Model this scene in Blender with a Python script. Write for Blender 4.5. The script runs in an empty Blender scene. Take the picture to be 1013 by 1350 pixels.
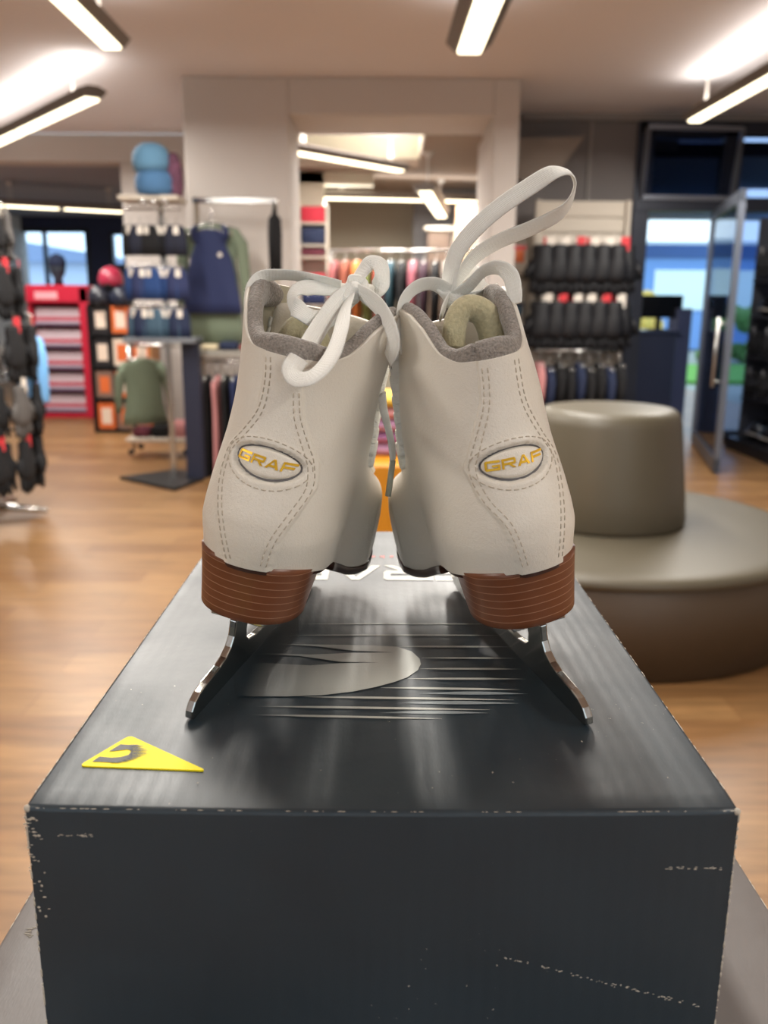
import bpy, math, random
import numpy as np
from mathutils import Vector, Matrix
from mathutils.bvhtree import BVHTree
random.seed(7)
SC = bpy.context.scene
COL = SC.collection
R = math.radians

# ------------------------------------------------------------------ camera
F_PX = 1140.0
PITCH, ROLL, CAM_H = R(13.56), R(0.4), 1.45
cam_d = bpy.data.cameras.new('camera')
cam = bpy.data.objects.new('camera', cam_d); COL.objects.link(cam)
fw = Vector((0, math.cos(PITCH), -math.sin(PITCH)))
up0 = Vector((0, math.sin(PITCH), math.cos(PITCH))); rt0 = Vector((1, 0, 0))
rt = rt0*math.cos(ROLL) + up0*math.sin(ROLL); up = up0*math.cos(ROLL) - rt0*math.sin(ROLL)
cam.matrix_world = Matrix(((rt.x, up.x, -fw.x, 0), (rt.y, up.y, -fw.y, 0), (rt.z, up.z, -fw.z, CAM_H), (0, 0, 0, 1)))
cam_d.sensor_fit = 'HORIZONTAL'; cam_d.sensor_width = 36; cam_d.lens = F_PX/1013*36
cam_d.clip_start = 0.02; cam_d.clip_end = 200
cam_d.dof.use_dof = True; cam_d.dof.focus_distance = 0.44; cam_d.dof.aperture_fstop = 12.5
SC.camera = cam
SC.view_settings.view_transform = 'Standard'; SC.view_settings.look = 'None'
SC.view_settings.gamma = 1; SC.view_settings.use_curve_mapping = False
SC.view_settings.exposure = 0.24
SC.cycles.use_denoising = True
SC.cycles.sample_clamp_indirect = 6
SC.cycles.max_bounces = 7

# ------------------------------------------------------------------ world (daylight outside the windows)
W = bpy.data.worlds.new('daylight'); SC.world = W; W.use_nodes = True
bg = W.node_tree.nodes['Background']
bg.inputs[0].default_value = (0.66, 0.85, 1.0, 1); bg.inputs[1].default_value = 1.9

# lamp strengths
DIFFUSER = 3.4          # emission of the fluorescent diffusers
DOWN_W, UP_W = 35.0, 4.0  # watts per metre of luminaire
WARM = (1.0, 0.955, 0.885)

# added fill lights, set in made-up windows behind the photographer
for x_ in (-2.4, 2.2):
    wl = bpy.data.lights.new('window_daylight', 'AREA'); wl.shape = 'RECTANGLE'; wl.size = 2.6; wl.size_y = 1.5; wl.energy = 170; wl.color = (1.0, .98, .95)  # added fill light in a made-up window
    wo = bpy.data.objects.new('window_daylight', wl); COL.objects.link(wo); wo.location = (x_, -4.3, 1.75); wo.rotation_euler = (math.pi/2, 0, math.pi)  # added fill light, behind the camera

def at(px, py, Y):
    d = fw + rt*((px-506.5)/F_PX) - up*((py-675)/F_PX)
    return Vector((0, 0, CAM_H)) + d*(Y/d.y)
def onz(px, py, z):
    d = fw + rt*((px-506.5)/F_PX) - up*((py-675)/F_PX)
    return Vector((0, 0, CAM_H)) + d*((z-CAM_H)/d.z)

# ------------------------------------------------------------------ materials
def lin(c):
    return tuple(((v/255)/12.92 if v/255 <= .04045 else ((v/255+.055)/1.055)**2.4) for v in c)
MATS = {}
def mat(name, rgb, rough=.6, metal=0.0, **k):
    if name in MATS: return MATS[name]
    m = bpy.data.materials.new(name); m.use_nodes = True
    nt = m.node_tree; b = nt.nodes['Principled BSDF']
    c = lin(rgb)
    b.inputs['Base Color'].default_value = (*c, 1)
    b.inputs['Roughness'].default_value = rough; b.inputs['Metallic'].default_value = metal
    if 'emit' in k:
        b.inputs['Emission Color'].default_value = (*k.get('ecol', c), 1); b.inputs['Emission Strength'].default_value = k['emit']
    if 'trans' in k:
        b.inputs['Transmission Weight'].default_value = k['trans']; b.inputs['IOR'].default_value = 1.1
    if 'sheen' in k:
        b.inputs['Sheen Weight'].default_value = k['sheen']
    if 'spec' in k: b.inputs['Specular IOR Level'].default_value = k['spec']
    tc = nt.nodes.new('ShaderNodeTexCoord')
    if 'vary' in k:      # colour mottling
        n = nt.nodes.new('ShaderNodeTexNoise'); n.inputs['Scale'].default_value = k.get('vscale', 30)
        n.inputs['Detail'].default_value = 4
        r = nt.nodes.new('ShaderNodeMixRGB'); r.blend_type = 'MULTIPLY'; r.inputs['Fac'].default_value = 1
        mr = nt.nodes.new('ShaderNodeMapRange'); mr.inputs[1].default_value = .3; mr.inputs[2].default_value = .7
        mr.inputs[3].default_value = 1-k['vary']; mr.inputs[4].default_value = 1+k['vary']*.5
        nt.links.new(tc.outputs['Object'], n.inputs['Vector']); nt.links.new(n.outputs['Fac'], mr.inputs[0])
        r.inputs['Color1'].default_value = (*c, 1); nt.links.new(mr.outputs[0], r.inputs['Color2'])
        nt.links.new(r.outputs[0], b.inputs['Base Color'])
    if 'bump' in k:
        n = nt.nodes.new('ShaderNodeTexNoise') if k.get('btype', 'noise') == 'noise' else nt.nodes.new('ShaderNodeTexVoronoi')
        n.inputs['Scale'].default_value = k.get('bscale', 200)
        bp = nt.nodes.new('ShaderNodeBump'); bp.inputs['Strength'].default_value = k['bump']; bp.inputs['Distance'].default_value = k.get('bdist', .0004)
        nt.links.new(tc.outputs['Object'], n.inputs['Vector']); nt.links.new(n.outputs[0], bp.inputs['Height'])
        nt.links.new(bp.outputs[0], b.inputs['Normal'])
    MATS[name] = m; return m

def N(nt, t, **k):
    n = nt.nodes.new(t)
    for a, v in k.items():
        if a.startswith('i_'): n.inputs[a[2:].replace('_', ' ')].default_value = v
        else: setattr(n, a, v)
    return n

# ------------------------------------------------------------------ object helpers
def tag(o, label=None, cat=None, group=None, kind=None):
    if label: o['label'] = label
    if cat: o['category'] = cat
    if group: o['group'] = group
    if kind: o['kind'] = kind
    return o
def empty(name, loc=(0, 0, 0), rz=0.0):
    o = bpy.data.objects.new(name, None); COL.objects.link(o); o.location = loc; o.rotation_euler = (0, 0, rz)
    o.empty_display_size = .05; return o
def link(name, me, m, parent=None, smooth=False):
    if m is not None and len(me.materials) == 0: me.materials.append(m)
    if smooth: me.polygons.foreach_set('use_smooth', [True]*len(me.polygons))
    o = bpy.data.objects.new(name, me); COL.objects.link(o)
    if parent: o.parent = parent
    return o
def copy_tree(o, parent=None):
    c = o.copy(); COL.objects.link(c); c.parent = parent
    for ch in [x for x in o.children]: copy_tree(ch, c)
    return c
class MB:
    def __init__(s): s.v = []; s.f = []
    def add(s, vs, fs):
        k = len(s.v); s.v += [tuple(q) for q in vs]; s.f += [tuple(i+k for i in f) for f in fs]; return s
    def box(s, a, b, ch=0.0):
        (x0, y0, z0), (x1, y1, z1) = [min(p, q) for p, q in zip(a, b)], [max(p, q) for p, q in zip(a, b)]
        if ch <= 0:
            return s.add([(x0,y0,z0),(x1,y0,z0),(x1,y1,z0),(x0,y1,z0),(x0,y0,z1),(x1,y0,z1),(x1,y1,z1),(x0,y1,z1)],
                     [(0,3,2,1),(4,5,6,7),(0,1,5,4),(1,2,6,5),(2,3,7,6),(3,0,4,7)])
        def ring(z, c):
            d = c; e = ch
            return [(x0+e,y0+d,z),(x1-e,y0+d,z),(x1-d,y0+e,z),(x1-d,y1-e,z),(x1-e,y1-d,z),(x0+e,y1-d,z),(x0+d,y1-e,z),(x0+d,y0+e,z)]
        rs = [[(x0+ch,y0+ch,z0),(x1-ch,y0+ch,z0),(x1-ch,y0+ch,z0),(x1-ch,y1-ch,z0),(x1-ch,y1-ch,z0),(x0+ch,y1-ch,z0),(x0+ch,y1-ch,z0),(x0+ch,y0+ch,z0)],
              ring(z0+ch, 0), ring(z1-ch, 0), [(x0+ch,y0+ch,z1),(x1-ch,y0+ch,z1),(x1-ch,y0+ch,z1),(x1-ch,y1-ch,z1),(x1-ch,y1-ch,z1),(x0+ch,y1-ch,z1),(x0+ch,y1-ch,z1),(x0+ch,y0+ch,z1)]]
        return s.loft(rs, True, True)
    def loft(s, rings, closed=True, caps=False):
        n = len(rings[0]); vs = [p for r in rings for p in r]; fs = []
        for i in range(len(rings)-1):
            for j in range(n if closed else n-1):
                a, b = i*n+j, i*n+(j+1) % n
                fs.append((a, b, b+n, a+n))
        if caps: fs += [tuple(range(n-1, -1, -1)), tuple((len(rings)-1)*n+i for i in range(n))]
        return s.add(vs, fs)
    def lathe(s, prof, n=32, c=(0, 0, 0), caps=True):
        rings = [[(c[0]+r*math.cos(2*math.pi*i/n), c[1]+r*math.sin(2*math.pi*i/n), c[2]+z) for i in range(n)] for r, z in prof]
        return s.loft(rings, True, caps)
    def tube(s, pts, r, n=10, caps=True, ez=1.0):
        pts = [Vector(p) for p in pts]; rings = []; u = None
        for i, p in enumerate(pts):
            t = (pts[min(i+1, len(pts)-1)]-pts[max(i-1, 0)]).normalized()
            if u is None: u = t.orthogonal().normalized()
            u = (u-t*u.dot(t)).normalized(); w = t.cross(u)
            rr = r[i] if isinstance(r, (list, tuple)) else r
            rings.append([p+u*(rr*math.cos(2*math.pi*k/n))+w*(rr*ez*math.sin(2*math.pi*k/n)) for k in range(n)])
        return s.loft(rings, True, caps)
    def prism(s, poly, axis, a, b):
        """extrude the 2-D polygon along an axis between a and b"""
        def P(u, v, w): return {'x': (w, u, v), 'y': (u, w, v), 'z': (u, v, w)}[axis]
        n = len(poly); vs = [P(u, v, a) for u, v in poly]+[P(u, v, b) for u, v in poly]
        fs = [tuple(range(n-1, -1, -1)), tuple(range(n, 2*n))]+[(i, (i+1) % n, n+(i+1) % n, n+i) for i in range(n)]
        return s.add(vs, fs)
    def blob(s, c, rx, ry, rz, n=12, m=8, e=1.0):
        pr = []
        rings = []
        for i in range(m+1):
            a = -math.pi/2+math.pi*i/m
            ca, sa = max(math.cos(a), 1e-3), math.sin(a)
            ca = ca**e; sa = math.copysign(abs(sa)**e, sa)
            rings.append([(c[0]+rx*ca*math.cos(2*math.pi*k/n), c[1]+ry*ca*math.sin(2*math.pi*k/n), c[2]+rz*sa) for k in range(n)])
        return s.loft(rings, True, True)
    def build(s, name, m, parent=None, smooth=False, bevel=0, seg=2, fix=True):
        me = bpy.data.meshes.new(name); me.from_pydata(s.v, [], s.f); me.update()
        if fix:
            import bmesh
            bm = bmesh.new(); bm.from_mesh(me); bmesh.ops.remove_doubles(bm, verts=bm.verts, dist=1e-7)
            bmesh.ops.recalc_face_normals(bm, faces=bm.faces); bm.to_mesh(me); bm.free()
        o = link(name, me, m, parent, smooth)
        if bevel:
            b = o.modifiers.new('bevel', 'BEVEL'); b.width = bevel; b.segments = seg; b.limit_method = 'ANGLE'; b.angle_limit = R(40)
            if smooth is False: me.polygons.foreach_set('use_smooth', [False]*len(me.polygons))
        return o
def catmull(pts, k=8, closed=False):
    P = [np.array(p, float) for p in pts]; n = len(P); out = []
    rng = range(n if closed else n-1)
    for i in rng:
        p0, p1, p2, p3 = (P[(i-1) % n], P[i], P[(i+1) % n], P[(i+2) % n]) if closed else (P[max(i-1, 0)], P[i], P[i+1], P[min(i+2, n-1)])
        for j in range(k):
            t = j/k
            out.append(.5*((2*p1)+(-p0+p2)*t+(2*p0-5*p1+4*p2-p3)*t*t+(-p0+3*p1-3*p2+p3)*t**3))
    if not closed: out.append(P[-1])
    return out
def smoothstep(x): x = min(max(x, 0), 1); return x*x*(3-2*x)
def tab(t, v):
    xs=[a for a,_ in t]; ys=[b for _,b in t]
    return np.interp(v, xs, ys)
def smooth_tab(t, n=400, k=15):
    xs=np.linspace(t[0][0],t[-1][0],n); ys=np.interp(xs,[a for a,_ in t],[b for _,b in t])
    pad=np.concatenate([np.full(k,ys[0])+ (np.arange(-k,0))*(ys[1]-ys[0]), ys, np.full(k,ys[-1])+np.arange(1,k+1)*(ys[-1]-ys[-2])])
    ker=np.hanning(2*k+3)[1:-1]; ker/=ker.sum()
    return xs, np.convolve(pad,ker,'valid')
BACK=smooth_tab([(38,38),(60,36),(70,33),(80,30.5),(92,30),(105,33),(120,38),(135,42),(150,44),(170,44.5),(210,41)])
FRONT=smooth_tab([(38,232),(50,240),(66,241),(78,236),(88,220),(94,200),(102,176),(112,156),(124,142),(138,133),(155,128),(180,127),(210,124)],k=10)
SOLE=smooth_tab([(20,68),(45,67),(70,63),(92,60),(108,54),(128,46),(145,42),(180,40),(215,41),(245,46)],k=14)
COLLAR=smooth_tab([(25,169),(50,170),(60,175),(72,187),(84,194),(96,197),(135,197)],k=16)
YS=[30,70,110,160,200,245]
WM={38:[28,31,30,41,38,30],66:[31,34,32,41,38,32],82:[34,36,33,41,37,30],100:[33,35,35,38,36,30],125:[31,34,37,38,38,30],150:[31,34.5,37.5,38,38,30],210:[31,35,38,38,38,30]}
WL={38:[28,31,31,37,34,28],66:[31,34,33,38,36,28],82:[34,36,35,38,36,28],100:[33,35,37,38,36,28],125:[31,34,37,38,38,30],150:[31,34.5,37.5,38,38,30],210:[31,35,38,38,38,30]}
def plan(y,z,med,top):
    T=WM if med else WL; ks=sorted(T)
    z=np.clip(z,ks[0],ks[-1]); i=min(np.searchsorted(ks,z,'right')-1,len(ks)-2)
    f=(z-ks[i])/(ks[i+1]-ks[i]); f=f*f*(3-2*f)*.5+f*.5
    w=np.interp(y,YS,T[ks[i]])*(1-f)+np.interp(y,YS,T[ks[i+1]])*f
    # collar width of this boot
    g=np.clip((z-140)/60,0,1); w=w*(1+(top-1)*g*g*(3-2*g))
    return w
def width(y,z,med,top=1.0):
    yb=np.interp(z,*BACK); yf=np.interp(z,*FRONT)
    rb=np.interp(z,[60,100,140,210],[48,52,60,60]); rf=np.interp(z,[60,90,105,130,210],[62,70,55,34,30])
    n=2.15
    a=np.clip((yb+rb-y)/rb,0,1); b=np.clip((y-(yf-rf))/rf,0,1)
    return plan(y,z,med,top)*np.maximum(1-a**n,0)**(1/n)*np.maximum(1-b**2.2,0)**(1/2.2)
def back_y(x,z,top=1.0):
    yb=float(np.interp(z,*BACK)); y=np.linspace(yb,yb+62,500)
    w=np.array([float(width(q,z,x>0,top)) for q in y])
    return float(np.interp(abs(x),np.maximum.accumulate(w),y))

# ================================================================== THE ROOM
CEIL = 3.33
paint = mat('warm_white_paint', (200, 193, 188), .85, bump=.15, bscale=60)
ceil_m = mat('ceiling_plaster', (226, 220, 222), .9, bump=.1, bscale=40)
grey_wall = mat('grey_wall_panel', (118, 112, 110), .7)
brown_soffit = mat('taupe_paint', (150, 132, 118), .8)
navy_wall = mat('navy_wall_paint', (46, 54, 82), .8)
cream = mat('cream_paint', (206, 198, 178), .8)
frame_m = mat('anthracite_frame', (44, 48, 60), .4, .3)

def floor_mat():
    m = bpy.data.materials.new('oak_laminate'); m.use_nodes = True; nt = m.node_tree; b = nt.nodes['Principled BSDF']
    tc = N(nt, 'ShaderNodeTexCoord')
    br = N(nt, 'ShaderNodeTexBrick', offset=.37, i_Scale=1.0); br.inputs['Brick Width'].default_value = 1.3; br.inputs['Row Height'].default_value = .19
    br.inputs['Mortar Size'].default_value = .0015; br.inputs['Bias'].default_value = 0
    br.inputs['Color1'].default_value = (*lin((148, 112, 72)), 1); br.inputs['Color2'].default_value = (*lin((124, 89, 55)), 1)
    br.inputs['Mortar'].default_value = (*lin((110, 70, 40)), 1)
    mp = N(nt, 'ShaderNodeMapping'); mp.inputs['Scale'].default_value = (1.6, 16, 1)
    no = N(nt, 'ShaderNodeTexNoise', i_Scale=1.6, i_Detail=7.0, i_Roughness=.62, i_Distortion=.6)
    mr = N(nt, 'ShaderNodeMapRange'); mr.inputs[1].default_value = .3; mr.inputs[2].default_value = .72; mr.inputs[3].default_value = .62; mr.inputs[4].default_value = 1.22
    mx = N(nt, 'ShaderNodeMixRGB', blend_type='MULTIPLY'); mx.inputs[0].default_value = 1
    L = nt.links.new
    L(tc.outputs['Object'], br.inputs['Vector']); L(tc.outputs['Object'], mp.inputs['Vector']); L(mp.outputs[0], no.inputs['Vector'])
    L(no.outputs['Fac'], mr.inputs[0]); L(br.outputs['Color'], mx.inputs[1]); L(mr.outputs[0], mx.inputs[2]); L(mx.outputs[0], b.inputs['Base Color'])
    b.inputs['Roughness'].default_value = .38
    return m
def struct(name, mb, m, **k):
    return tag(mb.build(name, m, **k), kind='structure')
XL, XR, YB = -7.0, 4.6, -4.5
Yp = 8.06            # front of the portal block
Yh = 10.7            # header beam on the left
Ys = 9.44            # shop front on the right
struct('floor', MB().box((-9, YB, -.1), (5.4, 18, 0)), floor_mat())
struct('ceiling', MB().box((XL, YB, CEIL), (5.2, Yh, CEIL+.12)), ceil_m)
def wall_with_holes(name, m, x0, x1, z0, z1, Y, th, holes):
    """wall in the plane Y with rectangular holes (hx0,hx1,hz0,hz1) sorted by x"""
    mb = MB(); cx = x0
    for hx0, hx1, hz0, hz1 in sorted(holes):
        if hx0 > cx: mb.box((cx, Y, z0), (hx0, Y+th, z1))
        if hz0 > z0: mb.box((hx0, Y, z0), (hx1, Y+th, hz0))
        if hz1 < z1: mb.box((hx0, Y, hz1), (hx1, Y+th, z1))
        cx = hx1
    if cx < x1: mb.box((cx, Y, z0), (x1, Y+th, z1))
    return struct(name, mb, m)
wall_with_holes('wall_back', paint, XL-.1, XR+.6, 0, CEIL, YB-.1, .1, [(-3.7, -1.1, 1.0, 2.5), (.9, 3.5, 1.0, 2.5)])  # both window holes are added, for frontal fill light
for i_, x_ in enumerate((-2.4, 2.2)):
    w_ = MB()
    for a_, b_ in (((-1.34, -.12, .95), (1.34, .03, 1.02)), ((-1.34, -.12, 2.48), (1.34, .03, 2.55)), ((-1.34, -.12, .95), (-1.27, .03, 2.55)), ((1.27, -.12, .95), (1.34, .03, 2.55)), ((-.03, -.08, 1.0), (.03, .0, 2.5))):
        w_.box((a_[0]+x_, a_[1]+YB, a_[2]), (b_[0]+x_, b_[1]+YB, b_[2]))
    struct('window_%d' % (5+i_), w_, frame_m)  # frames of the added windows
struct('wall_left', MB().box((XL-.1, YB, 0), (XL, 17.6, CEIL)), paint)
struct('wall_right', MB().box((XR, YB, 0), (XR+.1, Ys+.1, CEIL)), paint)
# header beam and the deeper room on the left
zb = at(100, 213, Yh).z
px0 = at(165, 300, Yh+.1).x
bx1 = at(243, 200, Yp).x
struct('trim_1', MB().box((XL, Yh, zb), (bx1, Yh+.35, CEIL)), paint, bevel=.01)
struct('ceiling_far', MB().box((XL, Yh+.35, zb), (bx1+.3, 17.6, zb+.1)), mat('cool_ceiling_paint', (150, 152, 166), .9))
struct('wall_partition', MB().box((px0, Yh+.05, 0), (bx1+.05, Yh+.3, zb)), paint)
Yw = 17.4
h1 = (at(8, 380, Yw).x, at(120, 380, Yw).x, at(60, 384, Yw).z, at(60, 304, Yw).z)
h2 = (at(149, 340, Yw).x, at(165, 340, Yw).x, at(150, 348, Yw).z, at(150, 309, Yw).z)
wall_with_holes('wall_far', navy_wall, XL, bx1+.3, 0, zb, Yw, .2, [h1, h2])
glass = mat('window_glass', (235, 245, 255), .02, trans=1.0)
w1 = tag(MB().box((h1[0]-.04, Yw-.02, h1[2]-.05), (h1[0]+.05, Yw+.1, h1[3]+.05)).box((h1[1]-.05, Yw-.02, h1[2]-.05), (h1[1]+.04, Yw+.1, h1[3]+.05))
     .box((h1[0], Yw-.02, h1[3]-.03), (h1[1], Yw+.1, h1[3]+.05)).box((h1[0], Yw-.02, h1[2]-.05), (h1[1], Yw+.1, h1[2]+.03))
     .box((at(60, 340, Yw).x-.03, Yw-.02, h1[2]), (at(60, 340, Yw).x+.03, Yw+.1, h1[3])).build('window_1', frame_m), kind='structure')
MB().box((h1[0], Yw+.05, h1[2]), (h1[1], Yw+.056, h1[3])).build('pane', glass, w1)
w2 = tag(MB().box((h2[0]-.04, Yw-.02, h2[2]-.05), (h2[0]+.02, Yw+.1, h2[3]+.05)).box((h2[1]-.02, Yw-.02, h2[2]-.05), (h2[1]+.04, Yw+.1, h2[3]+.05))
     .box((h2[0], Yw-.02, h2[3]), (h2[1], Yw+.1, h2[3]+.05)).box((h2[0], Yw-.02, h2[2]-.05), (h2[1], Yw+.1, h2[2])).build('window_2', frame_m), kind='structure')
MB().box((h2[0], Yw+.05, h2[2]), (h2[1], Yw+.056, h2[3])).build('pane', glass, w2)

# portal block in the middle
ox0, ox1 = at(381, 200, Yp).x, at(650, 200, Yp).x
oz = at(515, 152, Yp).z; bx1r = at(684, 200, Yp).x; Yp2 = 8.95
struct('wall_front', MB().box((bx1, Yp, 0), (ox0, Yp2, CEIL)).box((ox1, Yp, 0), (bx1r, Yp2, CEIL)).box((ox0, Yp, oz), (ox1, Yp2, CEIL)), paint, bevel=.012)
struct('wall_front_flank', MB().box((bx1, Yp2, 0), (bx1+.15, Yh+.06, CEIL)), paint)
# the room behind the portal
Yi = 14.2
struct('ceiling_inner', MB().box((bx1+.15, Yp2+2.05, oz), (3.0, Yi, oz+.1)).box((at(562, 178, Yp2).x, Yp2, oz), (bx1r, Yp2+2.05, oz+.1)).box((bx1r, Ys+.12, oz), (3.0, Yp2+2.05, oz+.1)), brown_soffit)
struct('wall_front_return', MB().box((ox1+.02, Yp2, 0), (bx1r, Ys+.12, CEIL)), paint)
struct('trim_2', MB().box((bx1, Yp2, oz+.35), (at(566, 178, Yp2).x, Yp2+2.1, oz+.4)).box((at(562, 178, Yp2).x, Yp2, oz+.1), (at(562, 178, Yp2).x+.04, Yp2+2.05, oz+.36)).box((bx1, Yp2+2.05, oz+.1), (at(562, 178, Yp2).x+.04, Yp2+2.1, oz+.36)), mat('lit_coffer_white', (226, 220, 200), .8))
struct('wall_inner', MB().box((bx1, Yi, 0), (3.2, Yi+.1, oz)), cream)
struct('trim_3', MB().box((at(388, 300, 11.5).x, 11.4, 0), (at(428, 300, 11.5).x, 11.7, oz)).box((at(388, 300, 11.5).x, 11.4, at(450, 243, 11.5).z), (at(492, 240, 11.5).x, 11.7, oz)), cream)
struct('wall_inner_right', MB().box((at(545, 300, 13).x, 13.0, 0), (2.6, 13.1, oz)), mat('slate_paint', (118, 116, 118), .8))
struct('trim_4', MB().box((at(602, 300, 12).x, 12.0, 0), (at(632, 300, 12).x, 12.2, oz-.2)), mat('peach_panel', (214, 178, 146), .7))
# grey wall right of the portal
gx0, gx1 = bx1r-.1, at(838, 250, Ys).x
struct('wall_grey', MB().box((gx0, Ys, 0), (gx1, Ys+.12, CEIL)), grey_wall)
struct('trim_5', MB().box((at(776, 200, Ys).x, Ys-.03, 1.2), (at(780, 200, Ys).x, Ys, CEIL)).box((at(690, 145, Ys).x, Ys-.05, CEIL-.07), (5.2, Ys, CEIL)), mat('grey_trim', (140, 134, 130), .6))
bk = [at(684, 236, 9.2), at(684, 182, 9.2), at(772, 180, 9.2), at(730, 236, 9.2)]
struct('trim_6', MB().prism([(p.x, p.z) for p in bk], 'y', 9.2, Ys), mat('bulkhead_taupe', (140, 128, 118), .7))

# shop front on the right
X2 = 5.0
d0, d1 = at(846, 400, Ys).x, at(934, 400, Ys).x
zt = at(900, 270, Ys).z
sf = struct('window_3', MB().box((gx1-.02, Ys-.04, 0), (d0, Ys+.1, CEIL-.08)).box((d1, Ys-.04, 0), (d1+.2, Ys+.1, CEIL-.08)).box((gx1, Ys-.05, zt-.07), (X2, Ys+.1, zt+.07))
     .box((gx1, Ys-.04, CEIL-.2), (X2, Ys+.1, CEIL-.06)).box((X2-.1, Ys-.04, 0), (X2, Ys+.1, CEIL-.08)).box((d1, Ys-.02, 0), (X2, Ys+.08, .12)), frame_m, bevel=.006)
dark_glass = mat('tinted_glass', (150, 165, 195), .05, trans=1.0)
MB().box((d0, Ys, zt), (d1, Ys+.008, CEIL-.1)).build('pane', dark_glass, sf)
MB().box((d1+.2, Ys, .1), (X2-.1, Ys+.008, zt)).build('pane', dark_glass, sf)
MB().box((d1+.2, Ys, zt), (X2-.1, Ys+.008, CEIL-.1)).build('pane', dark_glass, sf)
# tilted-open transom sash
a0, a1, b0, b1 = at(846, 260, Ys-.06), at(964, 262, Ys-.06), at(856, 167, Ys-.42), at(980, 170, Ys-.42)
sash = MB()
for p, q in ((a0, a1), (b0, b1), (a0, b0), (a1, b1)): sash.tube([p, q], .03, 4)
s1 = struct('window_4', sash, mat('alu_grey_frame', (120, 124, 134), .35, .6))
MB().add([a0, a1, b1, b0], [(0, 1, 2, 3)]).build('pane', dark_glass, s1, fix=False)
# open glass door leaf
hx, fx = Vector((3.36, 9.34, 0)), Vector((2.93, 7.5, 0)); dv = (fx-hx).normalized(); dn = Vector((-dv.y, dv.x, 0))*.025
zd = zt-.08
def bar(mb, p, q, z0, z1, w=.025):
    n_ = Vector((-(q-p).normalized().y, (q-p).normalized().x, 0))*w
    return mb.loft([[p-n_+Vector((0,0,z0)), q-n_+Vector((0,0,z0)), q+n_+Vector((0,0,z0)), p+n_+Vector((0,0,z0))],
             [p-n_+Vector((0,0,z1)), q-n_+Vector((0,0,z1)), q+n_+Vector((0,0,z1)), p+n_+Vector((0,0,z1))]], True, True)
dm = MB()
bar(dm, hx, hx+dv*.1, .02, zd); bar(dm, fx-dv*.12, fx, .02, zd); bar(dm, hx, fx, .02, .14); bar(dm, hx, fx, zd-.1, zd)
dleaf = struct('door_1', dm, mat('brushed_door_frame', (104, 110, 122), .35, .5))
g = MB(); bar(g, hx+dv*.1, fx-dv*.12, .14, zd-.1, .004); g.build('pane', dark_glass, dleaf)
hd = MB(); hp = fx-dv*.2-dn*3; hd.tube([hp+Vector((0,0,.75)), hp+Vector((0,0,1.35))], .018, 8)
for z in (.8, 1.3): hd.tube([hp+Vector((0,0,z)), fx-dv*.2+Vector((0,0,z))], .01, 6)
hd.build('door_handle', mat('brushed_steel', (190, 190, 188), .3, .9), dleaf, smooth=True)

# outdoors behind the shop front and behind the far windows
struct('ground_outside', MB().box((-14, 18, -.2), (22, 44, -.05)).box((1.2, Ys+.15, -.2), (22, 18, -.05)), mat('paving_outside', (150, 156, 150), .9, vary=.2, vscale=2))
struct('lawn_outside', MB().box((3, 17, -.05), (20, 22, .02)), mat('lawn', (96, 160, 60), .9, vary=.3, vscale=8))
struct('ceiling_porch', MB().box((2.4, Ys+.15, 2.96), (9, 12.2, 3.1)), mat('dark_porch_soffit', (52, 58, 78), .7))  # added dark slab, darkens the transom view and blocks sky light
cn = empty('porch_canopy', (6.2, 12.5, 0)); tag(cn, 'pale blue slatted porch canopy outside the glass shop front', 'canopy')
cm = mat('pale_blue_canopy', (176, 206, 240), .5)
for i in range(9): MB().box((-4.4, -2.2+i*.5, 2.42+i*.075), (2.6, -1.84+i*.5, 2.5+i*.075)).build('slat', cm, cn)
MB().box((-4.4, 2.3, 2.2), (2.6, 2.45, 2.42)).build('fascia', mat('blue_fascia', (90, 130, 200), .5), cn)
for i, x in enumerate((-4.3, 2.5)): MB().tube([(x, 2.35, 0), (x, 2.35, 2.3)], .06, 8).build('post', mat('canopy_post', (200, 210, 225), .4), cn)
bd = empty('building_across', (9, 30, 0)); tag(bd, 'blue grey building across the yard seen through the open shop door', 'building')
MB().box((-9, 0, 0), (6, 6, 3.2)).build('wall', mat('blue_grey_render', (120, 160, 220), .8), bd)
MB().box((-9.3, -.4, 3.2), (6.3, 6, 3.5)).build('roof', mat('pale_roof', (190, 205, 225), .7), bd)
for i in range(5): MB().box((-8.4+i*2.8, -.05, 1.3), (-6.2+i*2.8, 0, 2.6)).build('window', mat('bright_window', (225, 245, 250), .2), bd)
for i in range(6):
    b_ = MB()
    for k in range(26): b_.blob((random.gauss(0, .38), random.gauss(0, .25), .7+random.gauss(0, .38)), .28, .28, .24, 7, 5)
    o = b_.build('bush', mat('autumn_leaves' if i % 2 else 'green_leaves', (214, 186, 96) if i % 2 else (110, 150, 80), .8, vary=.4, vscale=9))
    o.location = (4.5+i*2.6, 23.5+1.2*(i % 2), 0)
    tag(o, ('yellow autumn bush' if i % 2 else 'green bush')+' outside the shop front, %s from the left' % ('first', 'second', 'third', 'fourth', 'fifth', 'sixth')[i], 'bush', 'bushes across the yard')
hs = empty('neighbouring_house', (-15.5, 30, 0)); tag(hs, 'pale house with a sloping roof outside the far left window', 'house')
MB().box((-5, 0, 0), (5.5, 6, 2.9)).build('wall', mat('pale_house_render', (205, 214, 232), .8), hs)
MB().prism([(-5.6, 4.4), (-5.2, 4.7), (5.8, 3.0), (5.8, 2.7), (-5.6, 2.7)], 'y', -.4, 6).build('roof', mat('slate_roof_tiles', (140, 156, 188), .7), hs)

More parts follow.
